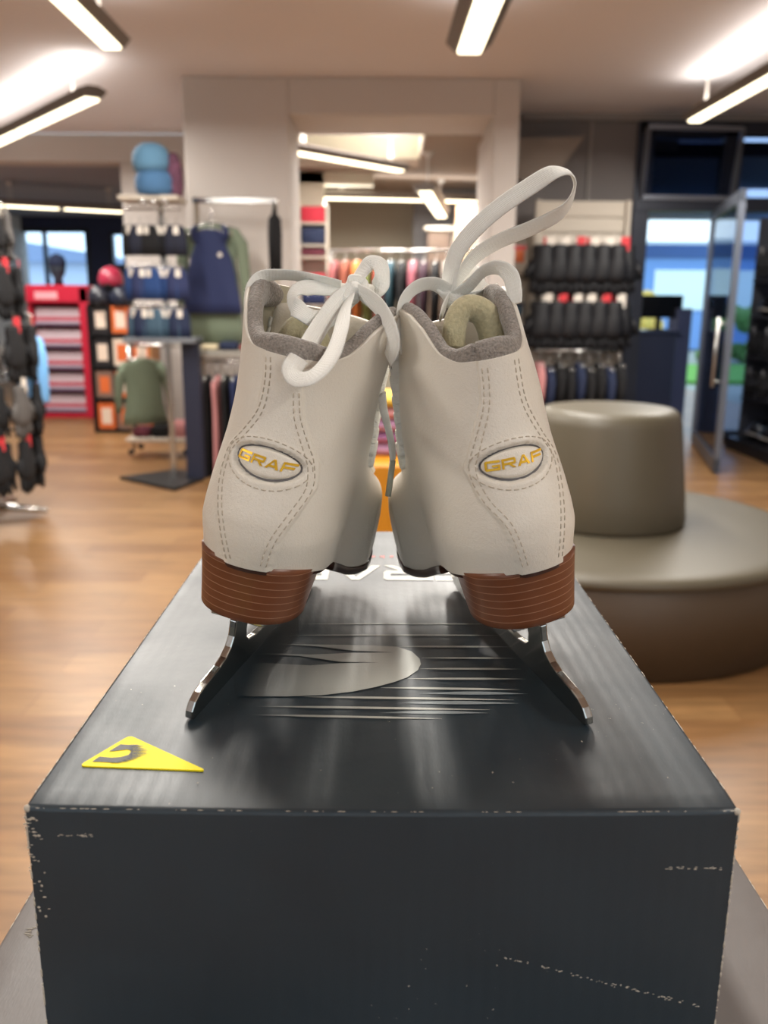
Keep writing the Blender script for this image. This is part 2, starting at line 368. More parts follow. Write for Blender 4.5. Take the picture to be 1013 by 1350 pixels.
# ------------------------------------------------------------------ luminaires
lamp_body = mat('luminaire_grey', (120, 112, 106), .45, .3)
lamp_top = mat('luminaire_edge', (170, 160, 150), .4, .4)
diff = mat('diffuser', (255, 240, 205), .5, emit=DIFFUSER, ecol=(1.0, .88, .62))
rod_m = mat('white_rod', (206, 198, 190), .4)
def luminaire(p, q, z, label, zc=CEIL, w=.17, rods=(.12, .88), segs=1, power=1.0, up=True, upx=1.0):
    p = Vector((p[0], p[1], 0)); q = Vector((q[0], q[1], 0)); L_ = (q-p).length; a = math.atan2((q-p).y, (q-p).x)
    o = empty('ceiling_lamp', (p.x, p.y, z), a)
    tag(o, label, 'lamp', 'hanging fluorescent lamps')
    hw = w/2
    sec = [(-hw*1.35, .055), (-hw*.9, .012), (-hw*.75, 0.0), (hw*.75, 0.0), (hw*.9, .012), (hw*1.35, .055), (hw*.5, .085), (-hw*.5, .085)]
    MB().prism(sec, 'x', 0, L_).build('housing', lamp_body, o, bevel=.004)
    n = segs
    for i in range(n):
        x0, x1 = L_*i/n+.04, L_*(i+1)/n-.04
        MB().prism([(-hw*.68, -.004), (-hw*.6, -.016), (hw*.6, -.016), (hw*.68, -.004), (hw*.68, .004), (-hw*.68, .004)], 'x', x0, x1).build('diffuser', diff, o)
    for f in rods:
        for s in (-.02, .02):
            MB().tube([(L_*f+s, 0, .08), (L_*f+s, 0, zc-z)], .006, 6).build('rod', rod_m, o)
        MB().lathe([(.02, zc-z-.05), (.055, zc-z-.004), (.055, zc-z)], 16, (L_*f, 0, 0)).build('ceiling_cup', rod_m, o, smooth=True)
    for sgn, wt, dz in ((-1, DOWN_W, -.03), (1, UP_W, .12)):
        if sgn == 1 and not up: continue
        ld = bpy.data.lights.new('lamp_light', 'AREA'); ld.shape = 'RECTANGLE'; ld.size = L_*.95; ld.size_y = w*.8
        ld.energy = wt*L_*power*(upx if sgn > 0 else 1); ld.color = WARM
        lo = bpy.data.objects.new('lamp_light', ld); COL.objects.link(lo); lo.parent = o
        lo.location = (L_/2, 0, dz); lo.rotation_euler = (0 if sgn < 0 else math.pi, 0, 0)
    return o
zl = 3.0
def lz(px, py, z=zl): v = onz(px, py, z); return (v.x, v.y)
e1, f1 = Vector((*lz(150, 64), 0)), Vector((*lz(76, -8), 0)); e1b = e1+(f1-e1)*2.2
luminaire(e1, e1b, zl, 'hanging lamp at the top left corner, pointing towards the camera')
luminaire(lz(124, 128), lz(-40, 205), zl, 'hanging lamp on the left, slanting down to the left edge', segs=2)
e3 = lz(618, 70); luminaire(e3, (lz(650, 0)[0], 3.6), zl, 'hanging lamp at the top centre right, running towards the camera', w=.22)
luminaire(lz(914, 160), lz(1090, 62), zl, 'hanging lamp at the top right, above the glass shop front')
for x, y, t in ((-2.6, -1.6, 'left'), (2.2, -1.6, 'right')):     # the rows go on behind the photographer
    luminaire((x, y), (x, y+1.8), zl, 'hanging lamp behind the camera on the %s' % t, power=.8)
luminaire((-.3, 1.5), (-.3, 3.3), zl, 'hanging lamp overhead above the shoe box stack', power=1.1)
zi = 2.85
luminaire((at(380, 224, 9.3).x, 9.3), (at(532, 196, 10.4).x, 10.6), at(455, 212, 9.9).z, 'hanging lamp below the lit ceiling recess inside the opening', zc=oz+.35, power=.9, upx=4.0)
luminaire((-.9, 11.6), (1.9, 12.0), 2.75, 'lamp hanging deep inside the opening, hidden behind the header', zc=oz, power=.6)  # added out of view to brighten the inner room
luminaire((at(556, 300, 10.3).x, 9.6), (at(590, 240, 11.4).x, 12.4), at(575, 270, 10.9).z, 'short steep lamp at the right inside the opening', zc=oz, w=.2, power=.5, up=False)
luminaire((at(18, 286, 13).x, 12.4), (at(158, 264, 13).x, 13.2), at(88, 275, 12.8).z, 'double lamp hanging in the far left room', zc=zb, segs=2, power=.45, up=False)

# ================================================================== SHOP FITTINGS AND GOODS
ORD = ('first', 'second', 'third', 'fourth', 'fifth', 'sixth', 'seventh', 'eighth', 'ninth', 'tenth', 'eleventh', 'twelfth')
chrome = mat('chrome', (200, 200, 198), .18, .95)
black_cloth = mat('black_knit', (15, 15, 19), .85, vary=.3, vscale=60, bump=.4, bscale=220, bdist=.003)
navy_cloth = mat('navy_fabric', (34, 44, 84), .8, bump=.3, bscale=120, bdist=.004)
navy2 = mat('dark_blue_fabric', (24, 36, 66), .8, bump=.3, bscale=120, bdist=.004)
blue_cloth = mat('denim_blue_fabric', (34, 66, 120), .8, bump=.3, bscale=120, bdist=.004)
teal_cloth = mat('teal_grey_fabric', (66, 92, 112), .8)
green_cloth = mat('sage_green_fabric', (112, 124, 104), .85, bump=.3, bscale=100, bdist=.004)
mint_cloth = mat('mint_fabric', (170, 190, 158), .85)
pink_cloth = mat('dusty_pink_fabric', (196, 134, 134), .85)
lilac_cloth = mat('lilac_fabric', (176, 136, 168), .85)
red_cloth = mat('red_fabric', (186, 44, 62), .8)
maroon = mat('maroon_fabric', (90, 34, 48), .85)
grey_cloth = mat('grey_fabric', (128, 122, 116), .85)
tagw = mat('white_card_tag', (222, 214, 204), .6)
tagr = mat('red_card_header', (206, 52, 60), .55)
white_pl = mat('white_laminate', (196, 186, 172), .6)
dark_metal = mat('black_metal_stand', (24, 24, 28), .45, .3)
yellow_cloth = mat('mustard_fabric', (206, 166, 60), .8)

def glove_proto(cloth, header, h=.30, w=.15, fat=.05):
    """pair of gloves hanging fingers down from a card header, origin at the top"""
    o = empty('glove_pair')
    b = MB()
    for s in (-1, 1):
        x = s*w*.16; y = s*fat*.25
        b.loft([[(x+w*.30*f*math.cos(t), y+fat*.5*f2*math.sin(t), -z) for t in np.linspace(0, 2*math.pi, 11)[:-1]] for z, f, f2 in ((h*.14, .7, .6), (h*.2, .82, .8), (h*.32, .75, .8), (h*.4, .95, 1), (h*.62, 1.08, 1), (h*.7, .98, .9), (h*.74, .6, .5))], True, True)
        for k in range(4):
            fx_ = x+(k-1.5)*w*.135; ln = (.24, .29, .28, .22)[k]*h
            b.tube([(fx_, y, -h*.66), (fx_+(k-1.5)*.003, y, -h*.66-ln*.6), (fx_+(k-1.5)*.005, y-.005, -h*.66-ln)], [w*.075, w*.072, w*.05], 7)
        b.tube([(x+s*w*.22, y, -h*.42), (x+s*w*.38, y-.01, -h*.56), (x+s*w*.40, y-.01, -h*.68)], [w*.09, w*.08, w*.05], 7)
    b.build('glove', cloth, o, smooth=True)
    c = MB(); c.box((-w*.12, -fat*.35-.004, -h*.24), (w*.12, -fat*.35, -h*.02)); c.build('card_header', header, o)
    c = MB(); c.tube([(0, -fat*.35, -.005), (0, 0, .012), (0, .03, .012)], .003, 5); c.build('hook', chrome, o)
    return o
def place(proto, first, loc, rz, label, cat, group, sc=1.0):
    o = proto if first[0] else copy_tree(proto); first[0] = False
    o.location = loc; o.rotation_euler = (0, 0, rz); o.scale = (sc,)*3
    tag(o, label, cat, group); return o

# --- revolving glove stand at the left edge
cs = onz(-22, 684, 0); CX, CY = cs.x, cs.y
gs = empty('revolving_glove_stand', (CX, CY, 0)); tag(gs, 'revolving glove stand at the left edge with a chrome foot on the wooden floor', 'display stand')
MB().tube([(0, 0, .05), (0, 0, 2.2)], .03, 12).build('pole', chrome, gs, smooth=True)
for k in range(5):
    a = k*2*math.pi/5+.2
    MB().tube([(0, 0, .10), (.2*math.cos(a), .2*math.sin(a), .07), (.42*math.cos(a), .42*math.sin(a), .04)], [.03, .028, .02], 8).build('foot', chrome, gs, smooth=True)
gp1 = glove_proto(black_cloth, mat('cream_card_tag', (196, 186, 172), .6)); gp2 = glove_proto(black_cloth, tagr); gp3 = glove_proto(mat('charcoal_grey_knit', (84, 80, 78), .85), tagw)
f1_, f2_, f3_ = [True], [True], [True]
tiers = [('top', 2.05, .30, 9, 1.0), ('second', 1.72, .34, 10, 1.1), ('third', 1.36, .40, 12, 1.2), ('fourth', .98, .40, 12, 1.15), ('bottom', .62, .38, 12, 1.15)]
for tn, z, r_, n_, sc in tiers:
    MB().tube([(r_*.85*math.cos(t), r_*.85*math.sin(t), z+.01) for t in np.linspace(0, 2*math.pi, 25)], .008, 6, False).build('ring', chrome, gs, smooth=True)
    spots = []
    for k in range(n_):
        a = 2*math.pi*k/n_+z*1.3
        if math.sin(a) > .8 or math.cos(a) < -.3: continue
        spots.append((-math.cos(a)*r_, k, a))
    for rank, (_, k, a) in enumerate(sorted(spots)):
        q = (k*2+int(z*10)) % 5 % 3
        pr, ff = ((gp1, f1_), (gp2, f2_), (gp3, f3_))[q]
        kind = ('black gloves with a white card', 'black gloves with a red card', 'grey gloves with a white card')[q]
        place(pr, ff, (CX+r_*math.cos(a), CY+r_*math.sin(a), z), a+math.pi/2, '%s, %s tier of the left stand, %s from the right' % (kind, tn, ORD[rank]), 'gloves', 'gloves on the left revolving stand', sc*1.25)
bg_ = MB(); bg_.loft([[(.10*f*math.cos(t), .05*f*math.sin(t), z) for t in np.linspace(0, 2*math.pi, 14)[:-1]] for z, f in ((0, .9), (.02, 1.05), (.3, 1.1), (.42, .9), (.46, .3))], True, True)
bo_ = bg_.build('blue_bag', mat('sky_blue_packet', (120, 180, 236), .4), smooth=True); bo_.location = (at(48, 570, CY+.1).x, CY+.12, at(48, 592, CY+.1).z-.1)
tag(bo_, 'sky blue packet hanging at the back of the left glove stand', 'packet')
bo_.location.z = .78

# --- red shelf unit with white packets
Yr = 11.0
rx0, rx1 = at(42, 470, Yr).x, at(124, 470, Yr).x; rz1 = at(85, 378, Yr).z
rs_ = empty('red_shelf_unit', (rx0, Yr, 0)); tag(rs_, 'red shelf unit with rows of white packets at the back left', 'shelf')
redp = mat('red_laminate', (188, 26, 56), .45); Wd = rx1-rx0
MB().box((0, .02, 0), (Wd, .4, .07), .01).build('plinth', redp, rs_)
MB().box((Wd-.13, -.05, 0), (Wd, .42, rz1), .015).build('side_panel', redp, rs_)
MB().box((0, 0, 0), (.03, .4, rz1), .008).build('side_panel', redp, rs_)
MB().box((0, -.05, rz1-.2), (Wd, .4, rz1+.02), .02).build('header', redp, rs_)
MB().box((.12, -.056, rz1-.15), (.4, -.05, rz1-.06)).build('header_sign', mat('pink_white_print', (226, 160, 170), .5), rs_)
MB().box((.02, .38, 0), (Wd, .41, rz1)).build('back_panel', redp, rs_)
pk = empty('packet'); pw = mat('white_packet', (216, 196, 206), .5)
MB().box((-.045, -.03, 0), (.045, .03, .17), .012).build('carton', pw, pk); MB().box((-.046, -.032, .03), (.046, -.03, .07)).build('label_band', mat('crimson_band', (196, 70, 90), .5), pk)
ff = [True]
for r in range(5):
    z = .1+r*.27
    MB().box((.03, 0, z-.02), (Wd-.13, .38, z)).build('shelf_board', mat('grey_violet_shelf', (120, 104, 128), .5), rs_)
    for c in range(7):
        place(pk, ff, (rx0+.10+c*(Wd-.32)/6, Yr+.12, z), 0, 'white packet, %s from left, %s shelf from the floor, red unit' % (ORD[c], ORD[r]), 'packet', 'packets on the %s shelf of the red unit' % ORD[r], 1.12)

# --- dark shelf with orange boxes
Yo = 9.75
sx0, sx1 = at(120, 500, Yo).x, at(202, 500, Yo).x; sh = at(160, 402, Yo).z
so2 = empty('dark_shelf_unit', (sx0, Yo, 0)); tag(so2, 'dark shelf unit filled with orange and white boxes', 'shelf'); Wd2 = sx1-sx0
MB().box((0, 0, 0), (.03, .36, sh)).build('side_panel', dark_metal, so2); MB().box((Wd2-.03, 0, 0), (Wd2, .36, sh)).build('side_panel', mat('wood_side_panel', (170, 120, 74), .6), so2)
MB().box((0, .34, 0), (Wd2, .37, sh)).build('back_panel', dark_metal, so2)
om = mat('orange_carton', (214, 106, 52), .55); wm = mat('white_carton_label', (222, 204, 188), .6); gm = mat('grey_brown_carton', (132, 104, 92), .6); km = mat('black_carton', (36, 34, 38), .5)
protos = []
for m_, l_, nm in ((om, wm, 'orange box with white label'), (gm, om, 'brown box with orange label'), (wm, om, 'white box with orange label'), (km, wm, 'black box with white label')):
    o = empty('shoe_box'); MB().box((-.095, 0, 0), (.095, .3, .3), .006).build('carton', m_, o); MB().box((-.05, -.004, .06), (.06, 0, .24)).build('end_label', l_, o); protos.append((o, [True], nm))
k_ = 0
for r in range(4):
    z = .04+r*.355
    MB().box((.03, 0, z-.03), (Wd2-.03, .34, z)).build('shelf_board', dark_metal, so2)
    for c in range(3):
        o, ff2, nm = protos[(0, 1, 0, 1, 0, 2, 3, 2, 0, 3, 0, 2)[(r*3+c) % 12]]
        place(o, ff2, (sx0+.14+c*(Wd2-.26)/2, Yo+.02, z), 0, '%s, %s of three on the %s shelf from the floor' % (nm, ('left', 'middle', 'right')[c], ORD[r]), 'box', 'boxes on the dark shelf unit', 1.0)
for o, ff2, nm in protos:
    if ff2[0]:
        for ch in list(o.children): bpy.data.objects.remove(ch)
        bpy.data.objects.remove(o)
# helmets on top
for px, col, nm in ((150, (150, 36, 62), 'crimson'), (135, (26, 28, 40), 'black'), (163, (24, 30, 48), 'dark navy')):
    p = at(px, 398, Yo+.15); h = empty('helmet', (p.x, Yo+.1+(0 if nm == 'crimson' else -.02), sh+(.20 if nm == 'crimson' else 0)))
    m_ = mat(nm+'_helmet_shell', col, .35)
    MB().lathe([(.12, 0), (.135, .05), (.13, .11), (.10, .17), (.05, .205), (.005, .215)], 20).build('shell', m_, h, smooth=True)
    MB().tube([(-.12, -.02, .01), (-.09, -.06, -.0), (0, -.135, .01), (.09, -.06, 0), (.12, -.02, .01)], .012, 6).build('brim', black_cloth, h, smooth=True)
    tag(h, nm+' helmet on top of the dark shelf with orange boxes' + (', set above the others' if nm == 'crimson' else ''), 'helmet', 'helmets on the dark shelf')
rb = MB().box((-.16, 0, 0), (.16, .26, .2), .01).build('helmet_riser', dark_metal); rb.location = (at(150, 398, Yo+.15).x, Yo+.03, sh); rb.dimensions = rb.dimensions
rb.name = 'display_riser'; tag(rb, 'small black riser under the crimson helmet', 'riser'); rb.scale = (.55, .8, .98)
mn = empty('mannequin_head', (at(76, 380, Yr+.1).x, Yr+.15, rz1+.02)); tag(mn, 'dark mannequin head wearing a cap on top of the red shelf', 'mannequin head')
MB().lathe([(.06, 0), (.05, .08), (.085, .14), (.10, .22), (.09, .30), (.05, .35), (.005, .365)], 18).build('head', mat('dark_mannequin', (40, 48, 60), .5), mn, smooth=True)
MB().lathe([(.104, .23), (.108, .28), (.08, .35), (.01, .385)], 18).build('cap', navy2, mn, smooth=True)

# --- goods tower with a wide black base plate
Yt = 7.05
tx = at(214, 500, Yt).x
tw = empty('goods_tower', (tx, Yt, 0)); tag(tw, 'tall narrow display tower with a black angular base plate left of the portal', 'display stand')
bpz = [onz(*p, 0) for p in ((158, 632), (232, 622), (268, 626), (268, 634), (230, 648))]
MB().prism([(p.x-tx, p.y-Yt) for p in bpz], 'z', 0, .025).build('base_plate', dark_metal, tw)
ptop = at(214, 262, Yt).z
MB().box((.16, .02, .02), (.30, .10, at(240, 445, Yt).z)).build('post', mat('dark_navy_post', (30, 34, 54), .5), tw)
MB().box((-.0, .14, .02), (.04, .18, ptop)).build('post', chrome, tw)
MB().box((-.24, -.12, ptop-.02), (.22, .2, ptop+.015), .005).build('top_shelf', white_pl, tw)
zsh = at(214, 448, Yt).z
MB().box((-.26, -.14, zsh-.02), (.3, .2, zsh+.02), .004).build('lower_shelf', mat('grey_shelf_edge', (112, 116, 122), .5), tw)
for z in (ptop-.08, at(0, 350, Yt).z, at(0, 402, Yt).z): MB().tube([(-.2, -.04, z), (.22, -.04, z)], .009, 8).build('rail', chrome, tw, smooth=True)
for i in range(3): MB().lathe([(.015, 0), (.03, .012), (.03, .03), (.012, .04)], 12, (-.02+i*.08-.02, -.14, ptop-.06)).build('spotlight', chrome, tw, smooth=True)
bl = MB(); bl.lathe([(.13, 0), (.145, .06), (.14, .12), (.115, .17), (.07, .2), (.01, .21)], 18); hb = bl.build('knit_hat', mat('light_blue_knit', (96, 140, 172), .9, bump=.6, bscale=90, bdist=.006), smooth=True); hb.location = (at(203, 250, Yt).x, Yt-.02, ptop+.19)
tag(hb, 'light blue knitted hat on top of the goods tower, upper of the two', 'hat', 'hats on the goods tower')
bl = MB(); bl.lathe([(.13, 0), (.15, .05), (.15, .12), (.13, .165), (.11, .17)], 18); h2_ = bl.build('knit_hat', mat('steel_blue_knit', (72, 112, 152), .9, bump=.6, bscale=90, bdist=.006), smooth=True); h2_.location = (at(206, 250, Yt).x, Yt-.02, ptop+.018)
tag(h2_, 'steel blue knitted hat lying under the light blue hat on the tower', 'hat', 'hats on the goods tower')
bl = MB(); bl.lathe([(.06, 0), (.075, .08), (.07, .18), (.05, .28), (.03, .31)], 14); h3 = bl.build('knit_hat', mat('plum_patterned_knit', (110, 70, 92), .9, vary=.6, vscale=25), smooth=True); h3.location = (at(230, 250, Yt).x, Yt+.0, ptop+.018)
tag(h3, 'plum patterned hat standing right of the blue hats on the tower', 'hat', 'hats on the goods tower')
def short_garment(cloth, w=.2, h=.34, nm='folded_shorts'):
    o = empty(nm); b = MB(); rings = []
    for z, f, d in ((0, .55, .5), (-.02, .8, .9), (-.1*h/.34, .95, 1), (-h*.6, 1.0, 1.1), (-h, 1.02, 1.0)):
        rings.append([(w/2*f*math.copysign(abs(math.cos(t))**.6, math.cos(t))*(1+.05*math.sin(5*t)), .022*d*math.sin(t)+.004*math.sin(4*t), z) for t in np.linspace(0, 2*math.pi, 21)[:-1]])
    b.loft(rings, True, True).build('fabric', cloth, o, smooth=True)
    MB().tube([(0, 0, 0), (0, 0, .035), (.012, 0, .045), (0, 0, .055)], .003, 5).build('hanger_hook', chrome, o)
    MB().box((-.02, -.03, -.07), (.02, -.026, -.01)).build('price_tag', tagw, o)
    return o
rows = [(at(0, 296, Yt).z, black_cloth, mat('black_navy_fabric', (22, 26, 44), .85), at(0, 336, Yt).z, 'black'), (at(0, 352, Yt).z, blue_cloth, navy_cloth, at(0, 394, Yt).z, 'blue'), (at(0, 405, Yt).z, teal_cloth, navy2, at(0, 444, Yt).z, 'teal')]
for ri, (z, c1, c2, zb_, nm) in enumerate(rows):
    for i in range(6):
        p_ = short_garment(c1 if i % 2 == 0 else c2, .17, z-zb_)
        p_.location = (tx-.17+i*.07, Yt-.05-.01*(i % 3), z); p_.rotation_euler = (0, 0, .9*(1 if i % 2 else -1)*.35)
        tag(p_, '%s garment hanging %s from the left in the %s row of the tower' % (nm if i % 2 == 0 else 'dark navy', ORD[i], ('top', 'middle', 'bottom')[ri]), 'garment', 'garments hanging on the goods tower')

# --- hangers and shirts
def shirt(cloth, w=.42, h=.62, sleeve=0.0, depth=.05, nm='hanging_shirt', tank=False):
    o = empty(nm); b = MB(); rings = []
    prof = [(0, .20), (-.015, .5), (-.05, .86 if not tank else .62), (-.12, .92 if not tank else .55), (-.22, .86 if not tank else .74), (-.32, .84), (-.45, .92), (-h*.85, 1.02), (-h, 1.08)] if h > .5 else [(0, .2), (-.02, .6), (-.05, .9), (-.15, .9), (-h*.6, .92), (-h, 1.0)]
    for z, f in prof:
        rings.append([(w/2*f*math.copysign(abs(math.cos(t))**.7, math.cos(t)), depth/2*math.sin(t)*(1+.25*math.sin(6*t+z*9)), z) for t in np.linspace(0, 2*math.pi, 29)[:-1]])
    b.loft(rings, True, True).build('body', cloth, o, smooth=True)
    if tank:
        for s in (-1, 1):
            MB().tube([(s*w*.26, -.01, -.09), (s*w*.30, -.005, .0), (s*w*.22, 0, .035)], [.035, .028, .022], 8, True, .6).build('strap', cloth, o, smooth=True)
    if sleeve:
        for s in (-1, 1):
            MB().tube([(s*w*.38, 0, -.05), (s*w*.53, 0, -.16), (s*w*.60, 0, -.1-sleeve*.6), (s*w*.62, 0, -.1-sleeve)], [.05, .062, .05, .036], 10, True, .6).build('sleeve', cloth, o, smooth=True)
    hg = MB(); hg.tube([(-w*.42, 0, -.035), (0, 0, .02), (w*.42, 0, -.035)], .007, 6); hg.tube([(0, 0, .02), (0, 0, .07), (.02, 0, .09), (0, 0, .115)], .004, 6); hg.build('hanger', chrome, o, smooth=True)
    return o
Yd = 7.62
b0_, b1_ = at(254, 263, Yd), at(365, 263, Yd)
wr_ = empty('wall_display_rail', (b0_.x, Yd, 0)); tag(wr_, 'chrome wall rail on two uprights carrying the navy tank top', 'rail'); Wr = b1_.x-b0_.x; zr = b0_.z
MB().box((0, -.02, zr-.03), (Wr, .02, zr+.015)).build('top_bar', chrome, wr_, bevel=.006)
for x in (.01, Wr-.03): MB().box((x, .0, .02), (x+.035, .035, zr-.02)).build('upright', mat('beige_upright', (168, 156, 140), .5, .3), wr_)
for x in (.01, Wr-.03): MB().box((x, -.25, 0), (x+.035, .3, .035)).build('foot', mat('beige_upright', (168, 156, 140), .5, .3), wr_)
zl2 = at(290, 463, Yd).z
MB().box((-.02, -.3, zl2-.02), (Wr-.05, .0, zl2+.02)).build('lower_shelf', mat('grey_shelf', (150, 146, 138), .5), wr_)
MB().tube([(0, -.25, zl2-.07), (Wr-.1, -.25, zl2-.07)], .012, 8).build('hanging_rail', chrome, wr_, smooth=True)
g1 = shirt(green_cloth, .46, .98, .78, .04, 'long_sleeve_shirt'); pc = at(279, 292, Yd-.06); g1.location = (pc.x, Yd-.06, pc.z-.02)
tag(g1, 'sage green long-sleeved shirt hanging behind the navy tank top', 'shirt')
g2 = shirt(navy_cloth, .46, at(0, 298, Yd-.1).z-at(0, 408, Yd-.1).z, 0, .05, 'tank_top', True); g2.location = (at(277, 300, Yd-.12).x, Yd-.13, at(277, 303, Yd-.12).z)
tag(g2, 'navy blue sleeveless tank top hanging on the wall rail left of the skates', 'tank top')
MB().lathe([(.02, 0), (.018, .002)], 12).build('logo_print', tagw, g2).matrix_local = Matrix.Translation((.08, -.03, -.2)) @ Matrix.Rotation(math.pi/2, 4, 'X')
bk_ = MB(); bk_.loft([[(.06*f*math.cos(t), .03*math.sin(t), z) for t in np.linspace(0, 2*math.pi, 13)[:-1]] for z, f in ((0, .9), (.3, 1), (.42, .9), (.46, .4), (.56, .1))], True, True)
bo2 = bk_.build('black_bag', black_cloth, smooth=True); bo2.location = (at(364, 330, Yd).x, Yd-.05, at(364, 358, Yd).z); tag(bo2, 'small black bag hanging at the right end of the wall rail', 'bag')
fold = [('cream folded scarf', mat('cream_knit', (206, 192, 160), .9), 0), ('dark folded garment', navy2, .16), ('brick red folded garment', mat('brick_red_fabric', (170, 72, 60), .85), .33), ('white folded garment', tagw, .46)]
for nm, m_, dx in fold:
    b = MB(); b.box((0, 0, 0), (.15, .2, .045 if dx != .16 else .07), .02); o = b.build('folded_garment', m_, smooth=True); o.location = (b0_.x+.06+dx, Yd-.26, zl2+.021)
    tag(o, nm+' lying on the shelf below the tank top', 'garment', 'folded goods on the wall rail shelf')
cols = [(navy2, 'dark navy'), (black_cloth, 'black'), (pink_cloth, 'dusty pink'), (black_cloth, 'black'), (navy_cloth, 'navy'), (mint_cloth, 'pale mint'), (navy2, 'dark navy'), (black_cloth, 'black'), (grey_cloth, 'grey')]
for i, (m_, nm) in enumerate(cols):
    o = shirt(m_, .36, (.95, 1.0, .86, 1.05, 1.0, .72, .95, 1.0, .9)[i], 0, .045, 'hanging_trousers'); o.location = (b0_.x+.04+i*.078, Yd-.25, zl2-.19); o.rotation_euler = (0, 0, 1.5)
    tag(o, '%s trousers on the low rail below the tank top, %s from the left' % (nm, ORD[i]), 'trousers', 'trousers on the low rail under the tank top')
# low trolley with a few things between the tower and the orange boxes
ty_ = empty('low_rack', (at(215, 590, 8.3).x, 8.3, 0)); tag(ty_, 'low chrome rack with a sage shirt and dark goods behind the goods tower', 'rack')
for x in (-.28, .28): MB().tube([(x, 0, .05), (x, 0, 1.05)], .016, 8).build('upright', chrome, ty_, smooth=True)
MB().tube([(-.28, 0, 1.05), (.28, 0, 1.05)], .016, 8).build('top_bar', chrome, ty_, smooth=True)
MB().box((-.3, -.2, .16), (.3, .2, .19), .004).build('tray', white_pl, ty_)
for x in (-.26, .26):
    for y in (-.17, .17): MB().blob((x, y, .06), .03, .02, .03, 10, 6).build('castor', dark_metal, ty_, smooth=True)
o = shirt(green_cloth, .4, .62, .4, .05, 'hanging_shirt'); o.location = (ty_.location.x-.14, 8.25, .93); o.rotation_euler = (0, 0, .5); tag(o, 'sage green shirt hanging on the low rack behind the tower', 'shirt')
for i, (m_, nm) in enumerate(((maroon, 'maroon'), (black_cloth, 'black'), (pink_cloth, 'pink'))):
    b = MB(); b.box((0, 0, 0), (.16, .22, .09+.03*i), .025); q = b.build('folded_garment', m_, smooth=True); q.location = (ty_.location.x-.26+.18*i, 8.18, .192); tag(q, nm+' folded garment on the tray of the low rack', 'garment', 'folded garments on the low rack')

# --- inside the opening: shelf tower with red and navy piles, clothes and counter
Yn = 11.1
nx0, nx1 = at(394, 330, Yn).x, at(432, 330, Yn).x; nzt = at(410, 268, Yn).z
nt_ = empty('garment_shelf_tower', (nx0, Yn, 0)); tag(nt_, 'narrow shelf tower with red and navy garment piles inside the opening', 'shelf')
for x in (0, nx1-nx0-.02): MB().box((x, 0, 0), (x+.02, .3, nzt)).build('side_panel', white_pl, nt_)
MB().box((0, .28, 0), (nx1-nx0, .3, nzt)).build('back_panel', white_pl, nt_)
pil = [(nzt-.22, red_cloth, 'red'), (nzt-.48, navy2, 'dark navy'), (nzt-.62, maroon, 'maroon'), (nzt-.98, red_cloth, 'bright red'), (nzt-1.2, navy_cloth, 'navy')]
for i, (z, m_, nm) in enumerate(pil):
    MB().box((.02, 0, z-.02), (nx1-nx0-.02, .28, z)).build('shelf_board', white_pl, nt_)
    b = MB(); b.box((nx0+.03, Yn+.01, z), (nx1-.03, Yn+.26, z+(.19, .2, .09, .16, .16)[i]), .02); q = b.build('garment_pile', m_, smooth=True); tag(q, nm+' garment pile on the %s shelf from the top inside the opening' % ORD[i], 'garment pile', 'garment piles in the shelf tower')
rk = empty('clothes_rack', (at(436, 400, 10.6).x, 10.6, 0)); tag(rk, 'chrome clothes rack with jackets inside the opening', 'rack')
rkw = at(640, 330, 10.6).x-rk.location.x; zr2 = at(500, 330, 10.6).z
for x in (0, rkw): MB().tube([(x, 0, 0), (x, 0, zr2)], .02, 8).build('upright', chrome, rk, smooth=True)
MB().tube([(0, 0, zr2), (rkw, 0, zr2)], .016, 8).build('rail', chrome, rk, smooth=True)
jk = [(mat('muted_rose_fabric', (150, 84, 84), .85), 'muted rose'), (mat('rust_fabric', (140, 76, 58), .85), 'rust'), (mat('orange_fabric', (200, 112, 52), .8), 'orange'), (mat('olive_fabric', (104, 112, 60), .8), 'olive'), (mat('coral_fabric', (206, 96, 84), .8), 'coral'), (mat('petrol_fabric', (36, 66, 78), .8), 'petrol'),
      (black_cloth, 'black'), (mat('dusky_rose_fabric', (150, 84, 96), .8), 'dusky rose'), (mat('aubergine_fabric', (54, 30, 44), .85), 'aubergine'), (black_cloth, 'black'), (grey_cloth, 'grey'), (mat('taupe_fabric', (120, 106, 94), .85), 'taupe'), (maroon, 'maroon'), (black_cloth, 'black')]
for i, (m_, nm) in enumerate(jk):
    o = shirt(m_, .44, .8+.08*(i % 3), .5, .09, 'hanging_jacket'); o.location = (rk.location.x+.05+i*(rkw-.1)/13, 10.6, zr2-.12); o.rotation_euler = (0, 0, 1.45)
    tag(o, '%s jacket, %s from the left on the rack inside the opening' % (nm, ORD[min(i, 11)] if i < 12 else ('thirteenth', 'fourteenth')[i-12]), 'jacket', 'jackets on the rack inside the opening')
dh = empty('wall_shelf', (at(560, 300, 12.4).x, 12.4, at(590, 303, 12.4).z)); tag(dh, 'pale wall shelf on dark brackets at the back of the opening', 'shelf')
MB().box((0, 0, 0), (.7, .3, .05)).build('shelf_board', white_pl, dh); MB().box((.05, .05, -1.2), (.35, .3, 0)).build('cabinet', mat('brown_cabinet', (96, 78, 66), .6), dh); MB().box((.38, .05, -1.2), (.68, .3, 0)).build('cabinet', mat('taupe_cabinet', (140, 126, 116), .6), dh)

